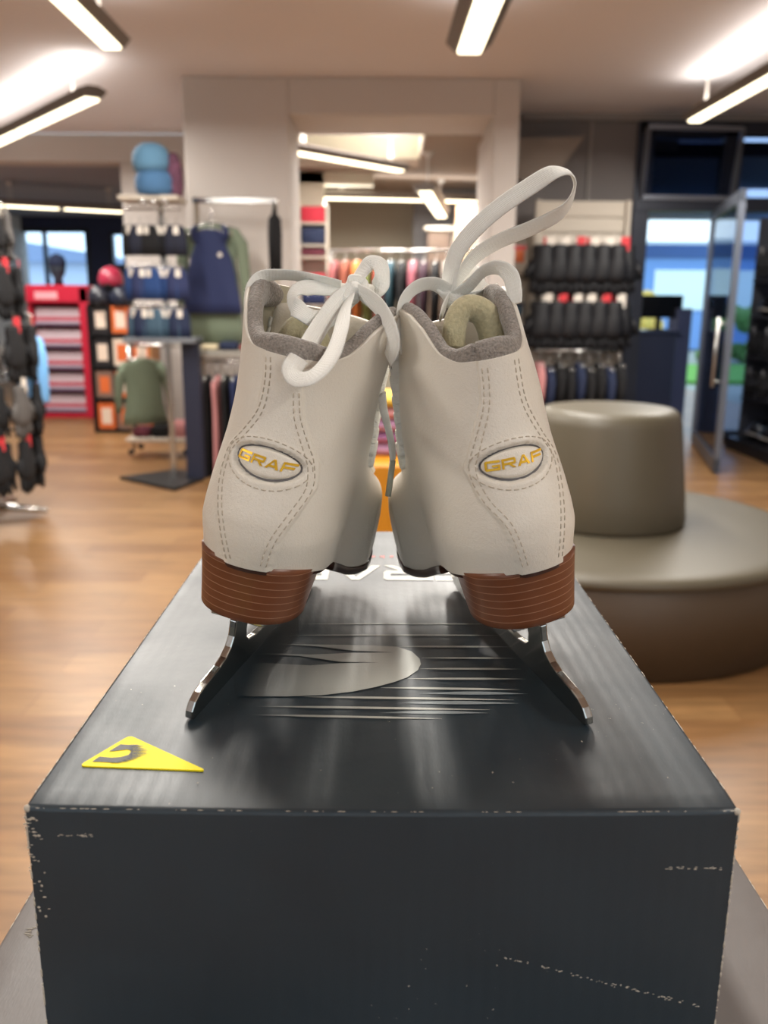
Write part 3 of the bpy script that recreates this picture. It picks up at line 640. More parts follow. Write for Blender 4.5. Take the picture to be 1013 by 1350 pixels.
# --- white shelf with boxed goods, right of the opening
Yx = 9.1
vx0, vx1 = at(636, 380, Yx).x, at(704, 380, Yx).x; vz = at(670, 298, Yx).z
vs_ = empty('white_shelf_unit', (vx0, Yx, 0)); tag(vs_, 'white shelf unit with boxed goods behind the right skate', 'shelf')
for x in (0, vx1-vx0-.035): MB().box((x, 0, 0), (x+.035, .3, vz)).build('side_panel', white_pl, vs_)
MB().box((.0, .29, 0), (vx1-vx0, .31, vz)).build('back_panel', white_pl, vs_)
for i, z in enumerate((at(0, 352, Yx).z, at(0, 420, Yx).z, .9, .5, .1)):
    MB().box((.03, 0, z-.03), (vx1-vx0-.03, .29, z)).build('shelf_board', white_pl, vs_)
    if i > 2: continue
    for c in range(2):
        b = empty('boxed_goods', (vx0+.15+c*.22, Yx+.03, z)); MB().box((-.085, 0, 0), (.085, .2, .26 if i == 0 else .2), .005).build('carton', (white_pl if i == 0 else grey_cloth), b)
        MB().box((-.04, -.004, .08), (.05, 0, .2 if i == 0 else .16)).build('front_print', (om if i == 0 else teal_cloth), b); MB().box((-.07, -.004, .205 if i == 0 else .165), (.07, 0, .245 if i == 0 else .19)).build('header_print', tagr if i == 0 else navy2, b)
        tag(b, 'boxed item with %s print, %s on the %s shelf of the white unit' % ('orange' if i == 0 else 'teal', ('left', 'right')[c], ('top', 'second', 'third')[i]), 'box', 'boxed goods on the white shelf unit')

# --- slat wall with gloves
Yg = 9.0
wx0, wx1 = at(704, 380, Yg).x, at(822, 400, Yg).x; wz = at(760, 264, Yg).z
sw = empty('glove_wall_panel', (wx0, Yg, 0)); tag(sw, 'white display panel with two rows of black gloves left of the shop door', 'display panel'); ww = wx1-wx0
for i in range(16): MB().box((0, .04, .1+i*(wz-.1)/16), (ww, .07, .1+(i+1)*(wz-.1)/16-.012)).build('slat', white_pl, sw)
MB().box((0, .07, 0), (ww, .09, wz)).build('back_board', white_pl, sw)
for x in (-.01, ww-.03): MB().box((x, -.02, 0), (x+.04, .06, wz)).build('side_post', mat('pale_post', (190, 180, 166), .5), sw)
MB().box((0, -.3, -.0), (ww, .04, .12)).build('base', white_pl, sw)
zr3 = at(750, 462, Yg-.3).z
for y in (-.3, -.22): MB().tube([(0, y, zr3), (ww-.1, y, zr3)], .012, 8).build('rail', chrome, sw, smooth=True)
for x in (.02, ww-.12): MB().tube([(x, .05, zr3), (x, -.3, zr3)], .012, 8).build('rail_bracket', chrome, sw, smooth=True)
gq = glove_proto(mat('black_ski_shell', (12, 13, 20), .6), tagw, .40, .24, .10); gr = glove_proto(mat('black_ski_shell', (12, 13, 20), .6), tagr, .40, .24, .10)
fa, fb = [True], [True]
for r, zz_ in enumerate((at(0, 308, Yg-.1).z, at(0, 382, Yg-.1).z)):
    for c in range(6):
        for d in range(2):
            red = (c+d+r) % 3 == 0
            place(gr if red else gq, fb if red else fa, (wx0+.09+c*(ww-.16)/5.3+d*.015, Yg-.13-d*.09, zz_+.01), .08*(c % 3-1), 'black ski gloves with %s card, %s row, %s column from the left, %s' % ('red' if red else 'white', ('upper', 'lower')[r], ORD[c], ('rear', 'front')[d]), 'gloves', 'ski gloves on the white display panel', 1.5)
for i in range(9):
    m_, nm = ((black_cloth, 'black'), (navy2, 'dark navy'), (black_cloth, 'black'))[i % 3] if i else (pink_cloth, 'coral pink')
    o = shirt(m_, .34, .62, .3, .07, 'hanging_jacket'); o.location = (wx0+.04+i*(ww-.12)/8, Yg-.3, zr3-.115-.04*(i % 2)); o.rotation_euler = (0, 0, 1.5)
    MB().box((-.05, -.05, -.13), (.05, -.045, -.02)).build('price_tag', tagw, o)
    tag(o, '%s jacket under the glove panel, %s from the left' % (nm, ORD[i]), 'jacket', 'jackets on the low rail under the gloves')

# --- counter in the doorway
ct = empty('cash_desk', (at(846, 480, 9.95).x, 10.2, 0)); tag(ct, 'dark blue counter with a black screen just beyond the open glass door', 'counter')
cw = at(918, 480, 10.2).x-at(846, 480, 10.2).x; cz = at(880, 436, 10.2).z
dk = mat('midnight_blue_panel', (34, 42, 66), .45)
MB().box((0, 0, 0), (cw*.72, .5, cz-.03), .01).build('body', dk, ct); MB().box((-.02, -.03, cz-.03), (cw*.8, .55, cz), .006).build('worktop', mat('dark_worktop', (48, 58, 84), .3), ct)
MB().box((cw*.74, .05, 0), (cw, .4, cz+.25), .01).build('side_cabinet', mat('slate_blue_cabinet', (58, 66, 96), .4), ct)
mo = empty('monitor', (ct.location.x+.28, 10.35, cz)); tag(mo, 'black flat screen on the dark counter beyond the door', 'monitor')
MB().box((-.27, 0, .14), (.27, .04, .40), .01).build('screen', mat('black_screen', (10, 12, 18), .2), mo); MB().box((-.03, .01, .01), (.03, .03, .2)).build('stand', dark_metal, mo); MB().box((-.1, -.06, 0), (.1, .1, .015)).build('stand_base', dark_metal, mo)

# --- dark gondola of gloves and goggles along the right edge
GX = 3.72
gd = empty('dark_gondola', (GX, 6.4, 0)); tag(gd, 'black gondola packed with dark gloves and helmets at the right edge', 'shelf')
MB().box((.25, 0, .1), (.29, 2.65, 2.3)).build('back_panel', dark_metal, gd); MB().box((-.12, 0, 0), (.29, 2.65, .12)).build('base', dark_metal, gd)
for y in (0, 2.62): MB().box((.0, y, 0), (.29, y+.03, 2.3)).build('side_post', mat('grey_side_post', (70, 72, 80), .4, .4), gd)
for z in (.55, .95, 1.35, 1.7): MB().box((-.02, .03, z-.02), (.26, 2.62, z)).build('shelf_board', mat('charcoal_shelf', (46, 46, 52), .5), gd)
gg = glove_proto(black_cloth, mat('grey_card', (150, 148, 146), .5), .3, .17, .07); fg = [True]
hel = empty('helmet'); MB().blob((0, 0, .1), .115, .135, .105, 16, 10).build('shell', mat('glossy_black_shell', (16, 17, 20), .12), hel, smooth=True)
MB().tube([(-.02, -.13, .05), (-.115, -.05, .07), (-.115, .05, .07), (-.02, .13, .05)], .014, 8).build('goggle_strap', grey_cloth, hel, smooth=True)
MB().box((-.125, -.05, .05), (-.10, .05, .10), .008).build('badge', chrome, hel); fh = [True]
for r, z in enumerate((.12, .55, .95, 1.35, 1.7)):
    for c in range(8):
        y = 6.58+c*.315
        if r in (0, 3): place(hel, fh, (GX+.10, y, z), .2*(c % 3-1), 'glossy black helmet, %s from the door on the %s level of the dark gondola' % (ORD[7-c], ('bottom', 'x', 'x', 'fourth')[r]), 'helmet', 'helmets on the dark gondola')
        else: place(gg, fg, (GX-.03, y, z+.31 if r == 4 else z+.30), -math.pi/2, 'black gloves, %s from the door on the %s level of the dark gondola' % (ORD[7-c], ORD[r]), 'gloves', 'gloves on the dark gondola')
for c in range(7):
    y = 6.7+c*.33
    place(hel, fh, (GX+.12, y, 2.3), .4, 'glossy black helmet, %s from the door on the very top of the dark gondola' % ORD[6-c], 'helmet', 'helmets on the dark gondola')

# --- round upholstered seat
pf = empty('round_pouf', (1.03, 4.11, 0)); tag(pf, 'round olive-taupe upholstered seat with a tapered centre backrest', 'seat')
vin = mat('olive_taupe_vinyl', (86, 80, 66), .46, bump=.08, bscale=300); vin2 = mat('brown_base_vinyl', (72, 57, 41), .5, bump=.06, bscale=300)
zs_ = .43; R_ = .985
MB().lathe([(R_-.045, 0), (R_-.02, .01), (R_-.012, zs_-.05), (R_-.02, zs_-.045)], 96).build('base', vin2, pf, smooth=True)
MB().lathe([(R_-.03, zs_-.052), (R_-.006, zs_-.045), (R_, zs_-.03), (R_-.006, zs_-.012), (R_-.03, zs_-.001), (R_-.09, zs_+.006), (.3, zs_+.008), (.02, zs_+.008)], 96).build('seat', vin, pf, smooth=True)
bt = at(812, 548, 4.1)
zt_ = at(812, 545, 3.85).z
pfb = MB().lathe([(.375, zs_+.004), (.385, zs_+.03), (.372, zs_+.16), (.335, zt_-.07), (.325, zt_-.03), (.30, zt_-.006), (.26, zt_), (.02, zt_+.004)], 80, (.04, 0, 0)).build('backrest', vin, pf, smooth=True)

# --- orange display cube with folded goods, straight behind the skates
oc_ = MB().box((-.24, 0, 0), (.24, .5, 1.0), .008).build('orange_display_cube', mat('orange_laminate', (224, 146, 20), .5)); oc_.location = (at(515, 640, 2.3).x, 2.3, 0); oz_ = at(515, 612, 2.3).z
oc_.scale = (1, 1, oz_); tag(oc_, 'tall orange display cube standing behind the pair of skates', 'display cube')
for i, (m_, nm) in enumerate(((lilac_cloth, 'mauve'), (mat('purple_pink_fabric', (150, 100, 140), .85), 'purple'), (lilac_cloth, 'pale lilac'), (pink_cloth, 'salmon pink'), (yellow_cloth, 'mustard yellow'))):
    b = MB(); b.box((-.17, 0, 0), (.17, .3, (.034, .032, .034, .03, .026)[i]), .013); q = b.build('folded_garment', m_, smooth=True)
    q.location = (oc_.location.x+.006*(i % 3-1), 2.42, oz_+.0345*i); q.rotation_euler = (0, 0, .04*(i-2)); tag(q, '%s folded garment in the pile on the orange cube, %s from below' % (nm, ORD[i]), 'garment', 'folded garments on the orange cube')

# ================================================================== THE BOXES
import bmesh
ZB = 1.26                                  # lid of the upper skate box
def card_mat(name, col, rough, scuff=True, ripple=True, warm=None):
    m = bpy.data.materials.new(name); m.use_nodes = True; nt = m.node_tree; b = nt.nodes['Principled BSDF']; L = nt.links.new
    tc = N(nt, 'ShaderNodeTexCoord'); geo = N(nt, 'ShaderNodeNewGeometry')
    n1 = N(nt, 'ShaderNodeTexNoise', i_Scale=9.0, i_Detail=5.0)
    mr = N(nt, 'ShaderNodeMapRange'); mr.inputs[1].default_value = .3; mr.inputs[2].default_value = .7; mr.inputs[3].default_value = .88; mr.inputs[4].default_value = 1.12
    mx = N(nt, 'ShaderNodeMixRGB', blend_type='MULTIPLY'); mx.inputs[0].default_value = 1; mx.inputs[1].default_value = (*lin(col), 1)
    L(tc.outputs['Object'], n1.inputs['Vector']); L(n1.outputs['Fac'], mr.inputs[0]); L(mr.outputs[0], mx.inputs[2])
    out = mx.outputs[0]
    if scuff:        # worn paper showing along the edges and in scattered flecks
        pn = N(nt, 'ShaderNodeTexNoise', i_Scale=420.0, i_Detail=3.0); L(tc.outputs['Object'], pn.inputs['Vector'])
        big = N(nt, 'ShaderNodeTexNoise', i_Scale=14.0, i_Detail=2.0); L(tc.outputs['Object'], big.inputs['Vector'])
        sm = N(nt, 'ShaderNodeMath', operation='MULTIPLY_ADD'); sm.inputs[1].default_value = .35; L(big.outputs['Fac'], sm.inputs[0]); L(pn.outputs['Fac'], sm.inputs[2])
        th = N(nt, 'ShaderNodeMapRange'); th.inputs[1].default_value = .945; th.inputs[2].default_value = .975; L(sm.outputs[0], th.inputs[0])
        m2 = N(nt, 'ShaderNodeMixRGB'); m2.inputs[2].default_value = (*lin((178, 172, 160)), 1)
        L(th.outputs[0], m2.inputs[0]); L(out, m2.inputs[1]); out = m2.outputs[0]
    L(out, b.inputs['Base Color'])
    b.inputs['Roughness'].default_value = rough
    b.inputs['Specular IOR Level'].default_value = .7
    b.inputs['Coat Weight'].default_value = .15 if ripple else 0; b.inputs['Coat Roughness'].default_value = .42
    rn = N(nt, 'ShaderNodeTexNoise', i_Scale=22.0, i_Detail=3.0); L(tc.outputs['Object'], rn.inputs['Vector'])
    rr = N(nt, 'ShaderNodeMapRange'); rr.inputs[1].default_value = .3; rr.inputs[2].default_value = .7; rr.inputs[3].default_value = rough-.05; rr.inputs[4].default_value = rough+.1
    L(rn.outputs['Fac'], rr.inputs[0]); L(rr.outputs[0], b.inputs['Roughness'])
    wv = N(nt, 'ShaderNodeTexWave', wave_type='BANDS', bands_direction='X', i_Scale=46.0, i_Distortion=1.2); wv.inputs['Detail'].default_value = 1
    L(tc.outputs['Object'], wv.inputs['Vector'])
    b1 = N(nt, 'ShaderNodeBump'); b1.inputs['Strength'].default_value = .16 if ripple else .0; b1.inputs['Distance'].default_value = .00035; L(wv.outputs['Fac'], b1.inputs['Height'])
    n3 = N(nt, 'ShaderNodeTexNoise', i_Scale=26.0, i_Detail=3.0); L(tc.outputs['Object'], n3.inputs['Vector'])
    b2 = N(nt, 'ShaderNodeBump'); b2.inputs['Strength'].default_value = .5; b2.inputs['Distance'].default_value = .0012; L(n3.outputs['Fac'], b2.inputs['Height']); L(b1.outputs[0], b2.inputs['Normal'])
    mpn = N(nt, 'ShaderNodeMapping'); mpn.inputs['Scale'].default_value = (1, .25, 1); L(tc.outputs['Object'], mpn.inputs['Vector'])
    n4 = N(nt, 'ShaderNodeTexNoise', i_Scale=900.0, i_Detail=1.0); L(mpn.outputs[0], n4.inputs['Vector'])
    b3 = N(nt, 'ShaderNodeBump'); b3.inputs['Strength'].default_value = .25; b3.inputs['Distance'].default_value = .0002; L(n4.outputs['Fac'], b3.inputs['Height']); L(b2.outputs[0], b3.inputs['Normal'])
    L(b3.outputs[0], b.inputs['Normal'])
    return m
blue_card = card_mat('blue_black_coated_card', (23, 40, 50), .44)
grey_card = card_mat('dark_grey_coated_card', (112, 107, 105), .45, ripple=False)
edge_card = mat('bare_paper_edge', (188, 180, 166), .9)
def shell(w, l, h, n=40):
    """lid with very slightly bowed panels; origin at the middle of the bottom"""
    mb = MB(); r = .0022
    nx, ny = n, n
    def top(u, v):
        return h-.0012*(1-(2*u-1)**2)*0 - .0016*math.sin(math.pi*u)*math.exp(-((v)/.05)**2) + .0009*math.sin(math.pi*u)*math.sin(math.pi*v)
    vs = []; fs = []
    for j in range(ny+1):
        for i in range(nx+1):
            u, v = i/nx, j/ny
            vs.append((-w/2+r+(w-2*r)*u, -l/2+r+(l-2*r)*v, top(u, v)))
    for j in range(ny):
        for i in range(nx):
            a = j*(nx+1)+i; fs.append((a, a+1, a+nx+2, a+nx+1))
    loop = [i for i in range(nx+1)]+[(j+1)*(nx+1)-1 for j in range(1, ny+1)]+[ny*(nx+1)+i for i in range(nx-1, -1, -1)]+[j*(nx+1) for j in range(ny-1, 0, -1)]
    rings = []
    for (off, dz) in ((r*.6, -.0004), (r*.95, -.0012), (r, -.0026)):
        ring = []
        for k in loop:
            x, y, z = vs[k]; 
            dx = -1 if abs(x+w/2-r) < 1e-9 else (1 if abs(x-w/2+r) < 1e-9 else 0); dy = -1 if abs(y+l/2-r) < 1e-9 else (1 if abs(y-l/2+r) < 1e-9 else 0)
            q = .75 if dx and dy else 1
            ring.append((x+dx*off*q, y+dy*off*q, z+dz))
        rings.append(ring)
    rings.append([(x, y, 0.0) for x, y, z in rings[-1]])
    base = len(vs); n_ = len(loop)
    for rg in rings: vs += rg
    prev = loop
    for k in range(len(rings)):
        cur = list(range(base+k*n_, base+(k+1)*n_))
        for i in range(n_): fs.append((prev[(i+1) % n_], prev[i], cur[i], cur[(i+1) % n_]))
        prev = cur
    fs.append(tuple(prev))
    mb.add(vs, fs); return mb
BW, BL, BH = .2785, .4195, .13
BX, BY = -.0006, .5085
box = empty('skate_box', (BX, BY, ZB-BH), R(.25))
tag(box, 'blue-black cardboard box carrying the pair of white skates, with printed swoosh on its lid', 'box')
lid = shell(BW, BL, BH).build('lid', blue_card, box, smooth=False)
lid.data.polygons.foreach_set('use_smooth', [True]*len(lid.data.polygons))
wn = lid.modifiers.new('edge', 'EDGE_SPLIT'); wn.split_angle = R(50)
# worn paper on the corners and front edges
wr = MB(); rs = random.Random(3)
def fleck(x, y, z, sx, sy, sz): wr.blob((x, y, z), sx, sy, sz, 6, 4)
fy = -BL/2
for i in range(46):
    z = BH-.004-abs(rs.gauss(0, .022)); fleck(-BW/2+abs(rs.gauss(.001, .003)), fy, z, rs.uniform(.0002, .0009), .00012, rs.uniform(.0001, .0006))
for i in range(40):
    z = BH-.003-abs(rs.uniform(0, .11)); fleck(BW/2-.0004, fy+.0004, z, .0004, .0003, rs.uniform(.0003, .0022))
for i in range(40):
    z = BH-.003-abs(rs.uniform(0, .11)); fleck(-BW/2+.0005, fy+.0004, z, .0004, .0003, rs.uniform(.0003, .0018))
for i in range(26): fleck(BW/2-.003-rs.uniform(0, .026), fy, BH-.026+rs.gauss(0, .0004), rs.uniform(.0002, .0009), .00012, .00018)
for i in range(70):
    u = rs.uniform(0, 1); fleck(.05+u*.085, fy, BH-.068-u*.024+rs.gauss(0, .0004), rs.uniform(.0002, .0008), .0001, .0002)
for i in range(16): fleck(-BW/2+.012+rs.uniform(0, .014), fy, BH-.0125+rs.gauss(0, .0003), rs.uniform(.0003, .001), .00012, .00016)
for i in range(60):
    x = rs.choice((-1, 1))*BW/2*(1-rs.random()**1.6); fleck(x, fy+.0004, BH-.0009-.0010*math.sin(math.pi*(x/BW+.5)), rs.uniform(.0002, .0016), .0002, .00014)
for i in range(60): fleck(-BW/2+.0005, fy+rs.uniform(.01, .33), BH-.0008, .0004, rs.uniform(.0004, .0035), .0003)
for i in range(60): fleck(BW/2-.0005, fy+rs.uniform(.01, .33), BH-.0008, .0004, rs.uniform(.0004, .0035), .0003)
for c in ((-BW/2+.0012, fy+.0012), (BW/2-.0012, fy+.0012)): fleck(c[0], c[1], BH-.0016, .0016, .0016, .0015)
tag(wr.build('worn_edge', edge_card, box, smooth=True), kind='stuff')
specks = MB()
for i in range(26): specks.blob((rs.uniform(-.12, .12), rs.uniform(-.2, .0), BH+.0001), rs.uniform(.0002, .0005), rs.uniform(.0002, .001), .0001, 6, 4)
tag(specks.build('scratch', edge_card, box, smooth=True), kind='stuff')
crease = MB()
def lidp(px, py, dz=0.0): p = onz(px, py, ZB+dz); return p
box_inv = Matrix.Rotation(-R(.25), 4, 'Z') @ Matrix.Translation((-BX, -BY, -(ZB-BH)))
def lid_z(x, y):
    u = min(max((x+BW/2)/BW, 0), 1); v = min(max((y+BL/2)/BL, 0), 1)
    return BH-.0016*math.sin(math.pi*u)*math.exp(-(v/.05)**2)+.0009*math.sin(math.pi*u)*math.sin(math.pi*v)
def drape(o):
    """cut a flat print finely and lay it on the slightly bowed lid"""
    bm = bmesh.new(); bm.from_mesh(o.data); bmesh.ops.triangulate(bm, faces=bm.faces, ngon_method='EAR_CLIP')
    for k in range(12):
        x = -BW/2+BW*k/12
        bmesh.ops.bisect_plane(bm, geom=bm.verts[:]+bm.edges[:]+bm.faces[:], plane_co=(x, 0, 0), plane_no=(1, 0, 0))
    for k in range(24):
        y = -BL/2+BL*k/24
        bmesh.ops.bisect_plane(bm, geom=bm.verts[:]+bm.edges[:]+bm.faces[:], plane_co=(0, y, 0), plane_no=(0, 1, 0))
    for v in bm.verts: v.co.z += lid_z(v.co.x, v.co.y)-BH
    if sum(f.normal.z*f.calc_area() for f in bm.faces) < 0: bmesh.ops.reverse_faces(bm, faces=bm.faces)
    bm.to_mesh(o.data); bm.free(); return o
def flat(name, polys, m, dz, parent=box, sub=None):
    """thin print on the lid from outlines given in picture points"""
    mb = MB()
    for poly in polys:
        pts = [box_inv @ lidp(x, y) for x, y in poly]
        k = len(mb.v); 
        mb.v += [(p.x, p.y, BH+dz) for p in pts]; mb.f.append(tuple(range(k, k+len(pts))))
    return mb
def smooth_poly(pts, k=5): return [tuple(p) for p in catmull(pts, k, True)]
def print_mat(name, col, rough, fade=None, metal=.0):
    """ink on the same coated card: the card's material with the printed colour mixed in"""
    m = blue_card.copy(); m.name = name; nt = m.node_tree; b = nt.nodes['Principled BSDF']; L = nt.links.new
    src = b.inputs['Base Color'].links[0].from_socket
    mx = N(nt, 'ShaderNodeMixRGB'); mx.inputs[0].default_value = .96; mx.inputs[2].default_value = (*lin(col), 1); L(src, mx.inputs[1]); L(mx.outputs[0], b.inputs['Base Color'])
    if fade:        # halftone print that thins out into the card colour to the left and right
        tc = N(nt, 'ShaderNodeTexCoord'); sp = N(nt, 'ShaderNodeSeparateXYZ'); L(tc.outputs['Object'], sp.inputs[0])
        m1 = N(nt, 'ShaderNodeMapRange'); m1.inputs[1].default_value = fade[0]; m1.inputs[2].default_value = fade[1]; L(sp.outputs['X'], m1.inputs[0])
        m2 = N(nt, 'ShaderNodeMapRange'); m2.inputs[1].default_value = fade[3]; m2.inputs[2].default_value = fade[2]; L(sp.outputs['X'], m2.inputs[0])
        mu = N(nt, 'ShaderNodeMath', operation='MULTIPLY'); L(m1.outputs[0], mu.inputs[0]); L(m2.outputs[0], mu.inputs[1]); L(mu.outputs[0], mx.inputs[0])
    return m
silver = print_mat('silver_halftone_print', (200, 202, 194), .36, (-.07, .0, .05, .09), 0)
# the swoosh: blob with two dark tongues, then tapering stripes
Z7 = lambda x, y: (330+x/2.5325, 690+y/2.5325)
blob = [(-60, 470), (60, 472), (200, 480), (300, 473), (430, 471), (300, 468), (160, 448), (40, 443), (-60, 441), (60, 439), (200, 444), (340, 439), (480, 437), (340, 431), (230, 417), (90, 408),
        (250, 411), (420, 414), (490, 418), (540, 434), (566, 458), (570, 476), (560, 496), (525, 520), (480, 536), (420, 552), (340, 568), (240, 579), (120, 583), (-40, 582)]
bl = flat('x', [[Z7(*p) for p in blob]], silver, .00035)
bo = bl.build('swoosh_print', silver, box, fix=False)
drape(bo)
st = []
def stripe(x0, x1, y, t, tip=.25, sag=0):
    n = 14; top_ = []; bot = []
    for i in range(n+1):
        u = i/n; w_ = 1.35*t*min(1, min(u/tip, (1-u)/tip)+.08); x = x0+(x1-x0)*u; yy = y+sag*(u-.5)
        top_.append(Z7(x, yy-w_)); bot.append(Z7(x, yy+w_))
    st.append(top_+bot[::-1])
stripe(170, 820, 341, 1.1); stripe(130, 840, 379, 1.5); stripe(495, 870, 417, 1.8, .3); stripe(572, 890, 455, 2.0, .3); stripe(568, 905, 491, 2.2, .3)
stripe(528, 920, 524, 2.4, .35)
stripe(436, 900, 557, 2.6, .3, 6); stripe(180, 880, 589, 2.6, .3, 10)
stripe(20, 800, 621, 2.6, .3, 12); stripe(0, 640, 650, 2.4, .3, 14)
drape(flat('x', st, silver, .0003).build('stripe_print', silver, box, fix=False))
fan = []
for (x0, xt, y, t) in ((560, 930, 573, 7), (480, 900, 605, 7.5), (430, 800, 637, 7.5)):
    n = 12; a_ = [Z7(x0+(xt-x0)*i/n, y-t*math.sin(math.pi*i/n)**1.3) for i in range(n+1)]; b_ = [Z7(x0+(xt-x0)*i/n, y+t*.5*math.sin(math.pi*i/n)**1.3) for i in range(n, -1, -1)]
    fan.append(a_+b_)
drape(flat('x', fan, silver, .00025).build('stripe_print', print_mat('dim_halftone_print', (150, 160, 164), .36, (-.05, .03, .08, .12), 0), box, fix=False))

# lettering: wide block capitals, u to the right, v up, height 1, width 1.8
def strokes(ch, W_=1.8, s=.26):
    H_ = 1.0; c = .12
    Rr = lambda a, b, c_, d: [(a, b), (c_, b), (c_, d), (a, d)]
    if ch == 'G': return [[(c, H_), (0, H_-c), (0, c), (c, 0), (s, s), (s, H_-s)], [(c, H_), (s, H_-s), (W_, H_-s), (W_, H_)], [(c, 0), (W_, 0), (W_, s), (s, s)], Rr(W_-s, s, W_, .56), Rr(W_*.48, .36, W_-s, .56)]
    if ch == 'R': return [Rr(0, 0, s, H_-s), Rr(0, H_-s, W_-c, H_), [(W_-c, H_), (W_-s, H_-s), (W_-s, .56), (W_-c, .36), (W_, .36+c), (W_, H_-c)], Rr(s, .36, W_-c, .58), [(W_*.48, .36), (W_*.68, .36), (W_, 0), (W_-s*1.4, 0)]]
    if ch == 'A': return [[(0, 0), (s*1.35, 0), (W_*.5, H_-s*.8), (W_*.5, H_), (W_*.42, H_)], [(W_, 0), (W_-s*1.35, 0), (W_*.5, H_-s*.8), (W_*.5, H_), (W_*.58, H_)], [(W_*.24, .18), (W_*.76, .18), (W_*.68, .40), (W_*.32, .40)]]
    if ch == 'F': return [Rr(0, 0, s, H_-s), Rr(0, H_-s, W_, H_), Rr(s, .36, W_*.86, .58)]
whitep = print_mat('white_print', (226, 224, 212), .4)
lw, lg = .0350, .0022
for i, ch in enumerate('GRAF'):      # upside down as seen from here: the G is on the right
    mb = MB(); xr = .0722-i*(lw+lg); yb_, yt_ = .6147, .5795
    for k, poly in enumerate(strokes(ch)):
        pts = [box_inv @ Vector((xr-u/1.8*lw, yb_+(yt_-yb_)*v, ZB)) for u, v in poly]
        q = len(mb.v); mb.v += [(p.x, p.y, BH+.0003+.00003*k) for p in pts]; mb.f.append(tuple(range(q, q+len(pts))))
    drape(mb.build('letter', whitep, box, fix=False))
def font_mesh(txt, size, name, m, parent, mtx, ext=.0, spacing=1.0, bold=False):
    cu = bpy.data.curves.new(name+'_c', 'FONT'); cu.body = txt; cu.size = size; cu.space_character = spacing; cu.extrude = ext; cu.align_x = 'CENTER'
    if bold: cu.offset = size*.02
    t = bpy.data.objects.new('tmp', cu); COL.objects.link(t)
    bpy.context.view_layer.update()
    me = bpy.data.meshes.new_from_object(t.evaluated_get(bpy.context.evaluated_depsgraph_get())); bpy.data.objects.remove(t); me.transform(mtx)
    me.name = name; me.materials.clear(); return link(name, me, m, parent)
pp = box_inv @ Vector((.0025, .6405, ZB))
slog = font_mesh('artofskating', .0088, 'slogan', print_mat('red_print', (222, 74, 62), .4), box, Matrix.Translation((pp.x, pp.y, BH+.0003)) @ Matrix.Rotation(math.pi, 4, 'Z'), spacing=1.75, bold=True); drape(slog)

# yellow sticker
yel = mat('yellow_sticker', (255, 234, 0), .55, spec=.25); blk = mat('sticker_black', (30, 28, 24), .5)
def ZS(x, y): return (90+x/5.065, 960+y/5.065)
def rounded(tri, rads, k=6):
    out = []; n = len(tri)
    for i in range(n):
        p = Vector(tri[i]); a = (Vector(tri[i-1])-p); b_ = (Vector(tri[(i+1) % n])-p); r = rads[i]
        A, B = p+a.normalized()*r, p+b_.normalized()*r
        for j in range(k+1):
            t = j/k; out.append(tuple(A*(1-t)**2+p*2*t*(1-t)+B*t*t))
    return out
tri = [tuple((box_inv @ lidp(*ZS(*p))).xy) for p in ((70, 258), (412, 55), (925, 290))]
stk = MB(); rp = rounded(tri, (.003, .003, .003)); stk.prism(rp, 'z', BH-.0001, BH+.0006)
so = stk.build('sticker', yel, box)
mk = MB()
def mkadd(poly, dz=.0008):
    pts = [box_inv @ lidp(*ZS(*p)) for p in poly]; q = len(mk.v); mk.v += [(p.x, p.y, BH+dz) for p in pts]; mk.f.append(tuple(range(q, q+len(pts))))
mkadd([(350, 118), (432, 124), (432, 172), (418, 158), (395, 152), (330, 160), (272, 166)])
mkadd([(210, 200), (290, 208), (350, 204), (400, 190), (428, 168), (432, 200), (412, 216), (330, 240), (160, 234)])
for i, (x0, x1, y) in enumerate(((425, 482, 125), (425, 518, 131), (428, 500, 141), (428, 540, 150), (430, 548, 160), (430, 532, 171), (426, 545, 181), (424, 520, 191), (418, 498, 201), (404, 474, 211), (380, 452, 221), (350, 415, 231), (300, 378, 239))):
    mkadd([(x0-14, y-3), (x0+30, y-3.4), (x1, y), (x0+30, y+3.4), (x0-14, y+3)], .0009)
mk.build('emblem', blk, so, fix=False)

# lower, larger box and the plinth that carries the stack
lb = empty('grey_shoe_box', (.008, .47, .9688), R(.2)); tag(lb, 'larger dark grey cardboard box underneath the blue-black skate box', 'box')
l2 = shell(.409, .50, .16, 30).build('lid', grey_card, lb); l2.data.polygons.foreach_set('use_smooth', [True]*len(l2.data.polygons))
l2.modifiers.new('edge', 'EDGE_SPLIT').split_angle = R(50)
wr2 = MB()
for i in range(50):
    s_ = rs.choice((-1, 1)); wr2.blob((s_*(.2045-.0005), rs.uniform(-.24, .1), .16-.0008), .0005, rs.uniform(.0006, .004), .0004, 6, 4)
for k in range(7): wr2.blob((-.192+rs.gauss(0, .001), -.085+k*.0012, .1602), rs.uniform(.001, .003), .0003, .0002, 6, 4)
tag(wr2.build('worn_edge', edge_card, lb), kind='stuff')
tag(MB().box((-.13, .32, 0), (.14, .66, .9685), .004).build('display_plinth', mat('plinth_grey', (120, 118, 114), .6)), 'plain grey plinth hidden underneath the stacked boxes', 'plinth')

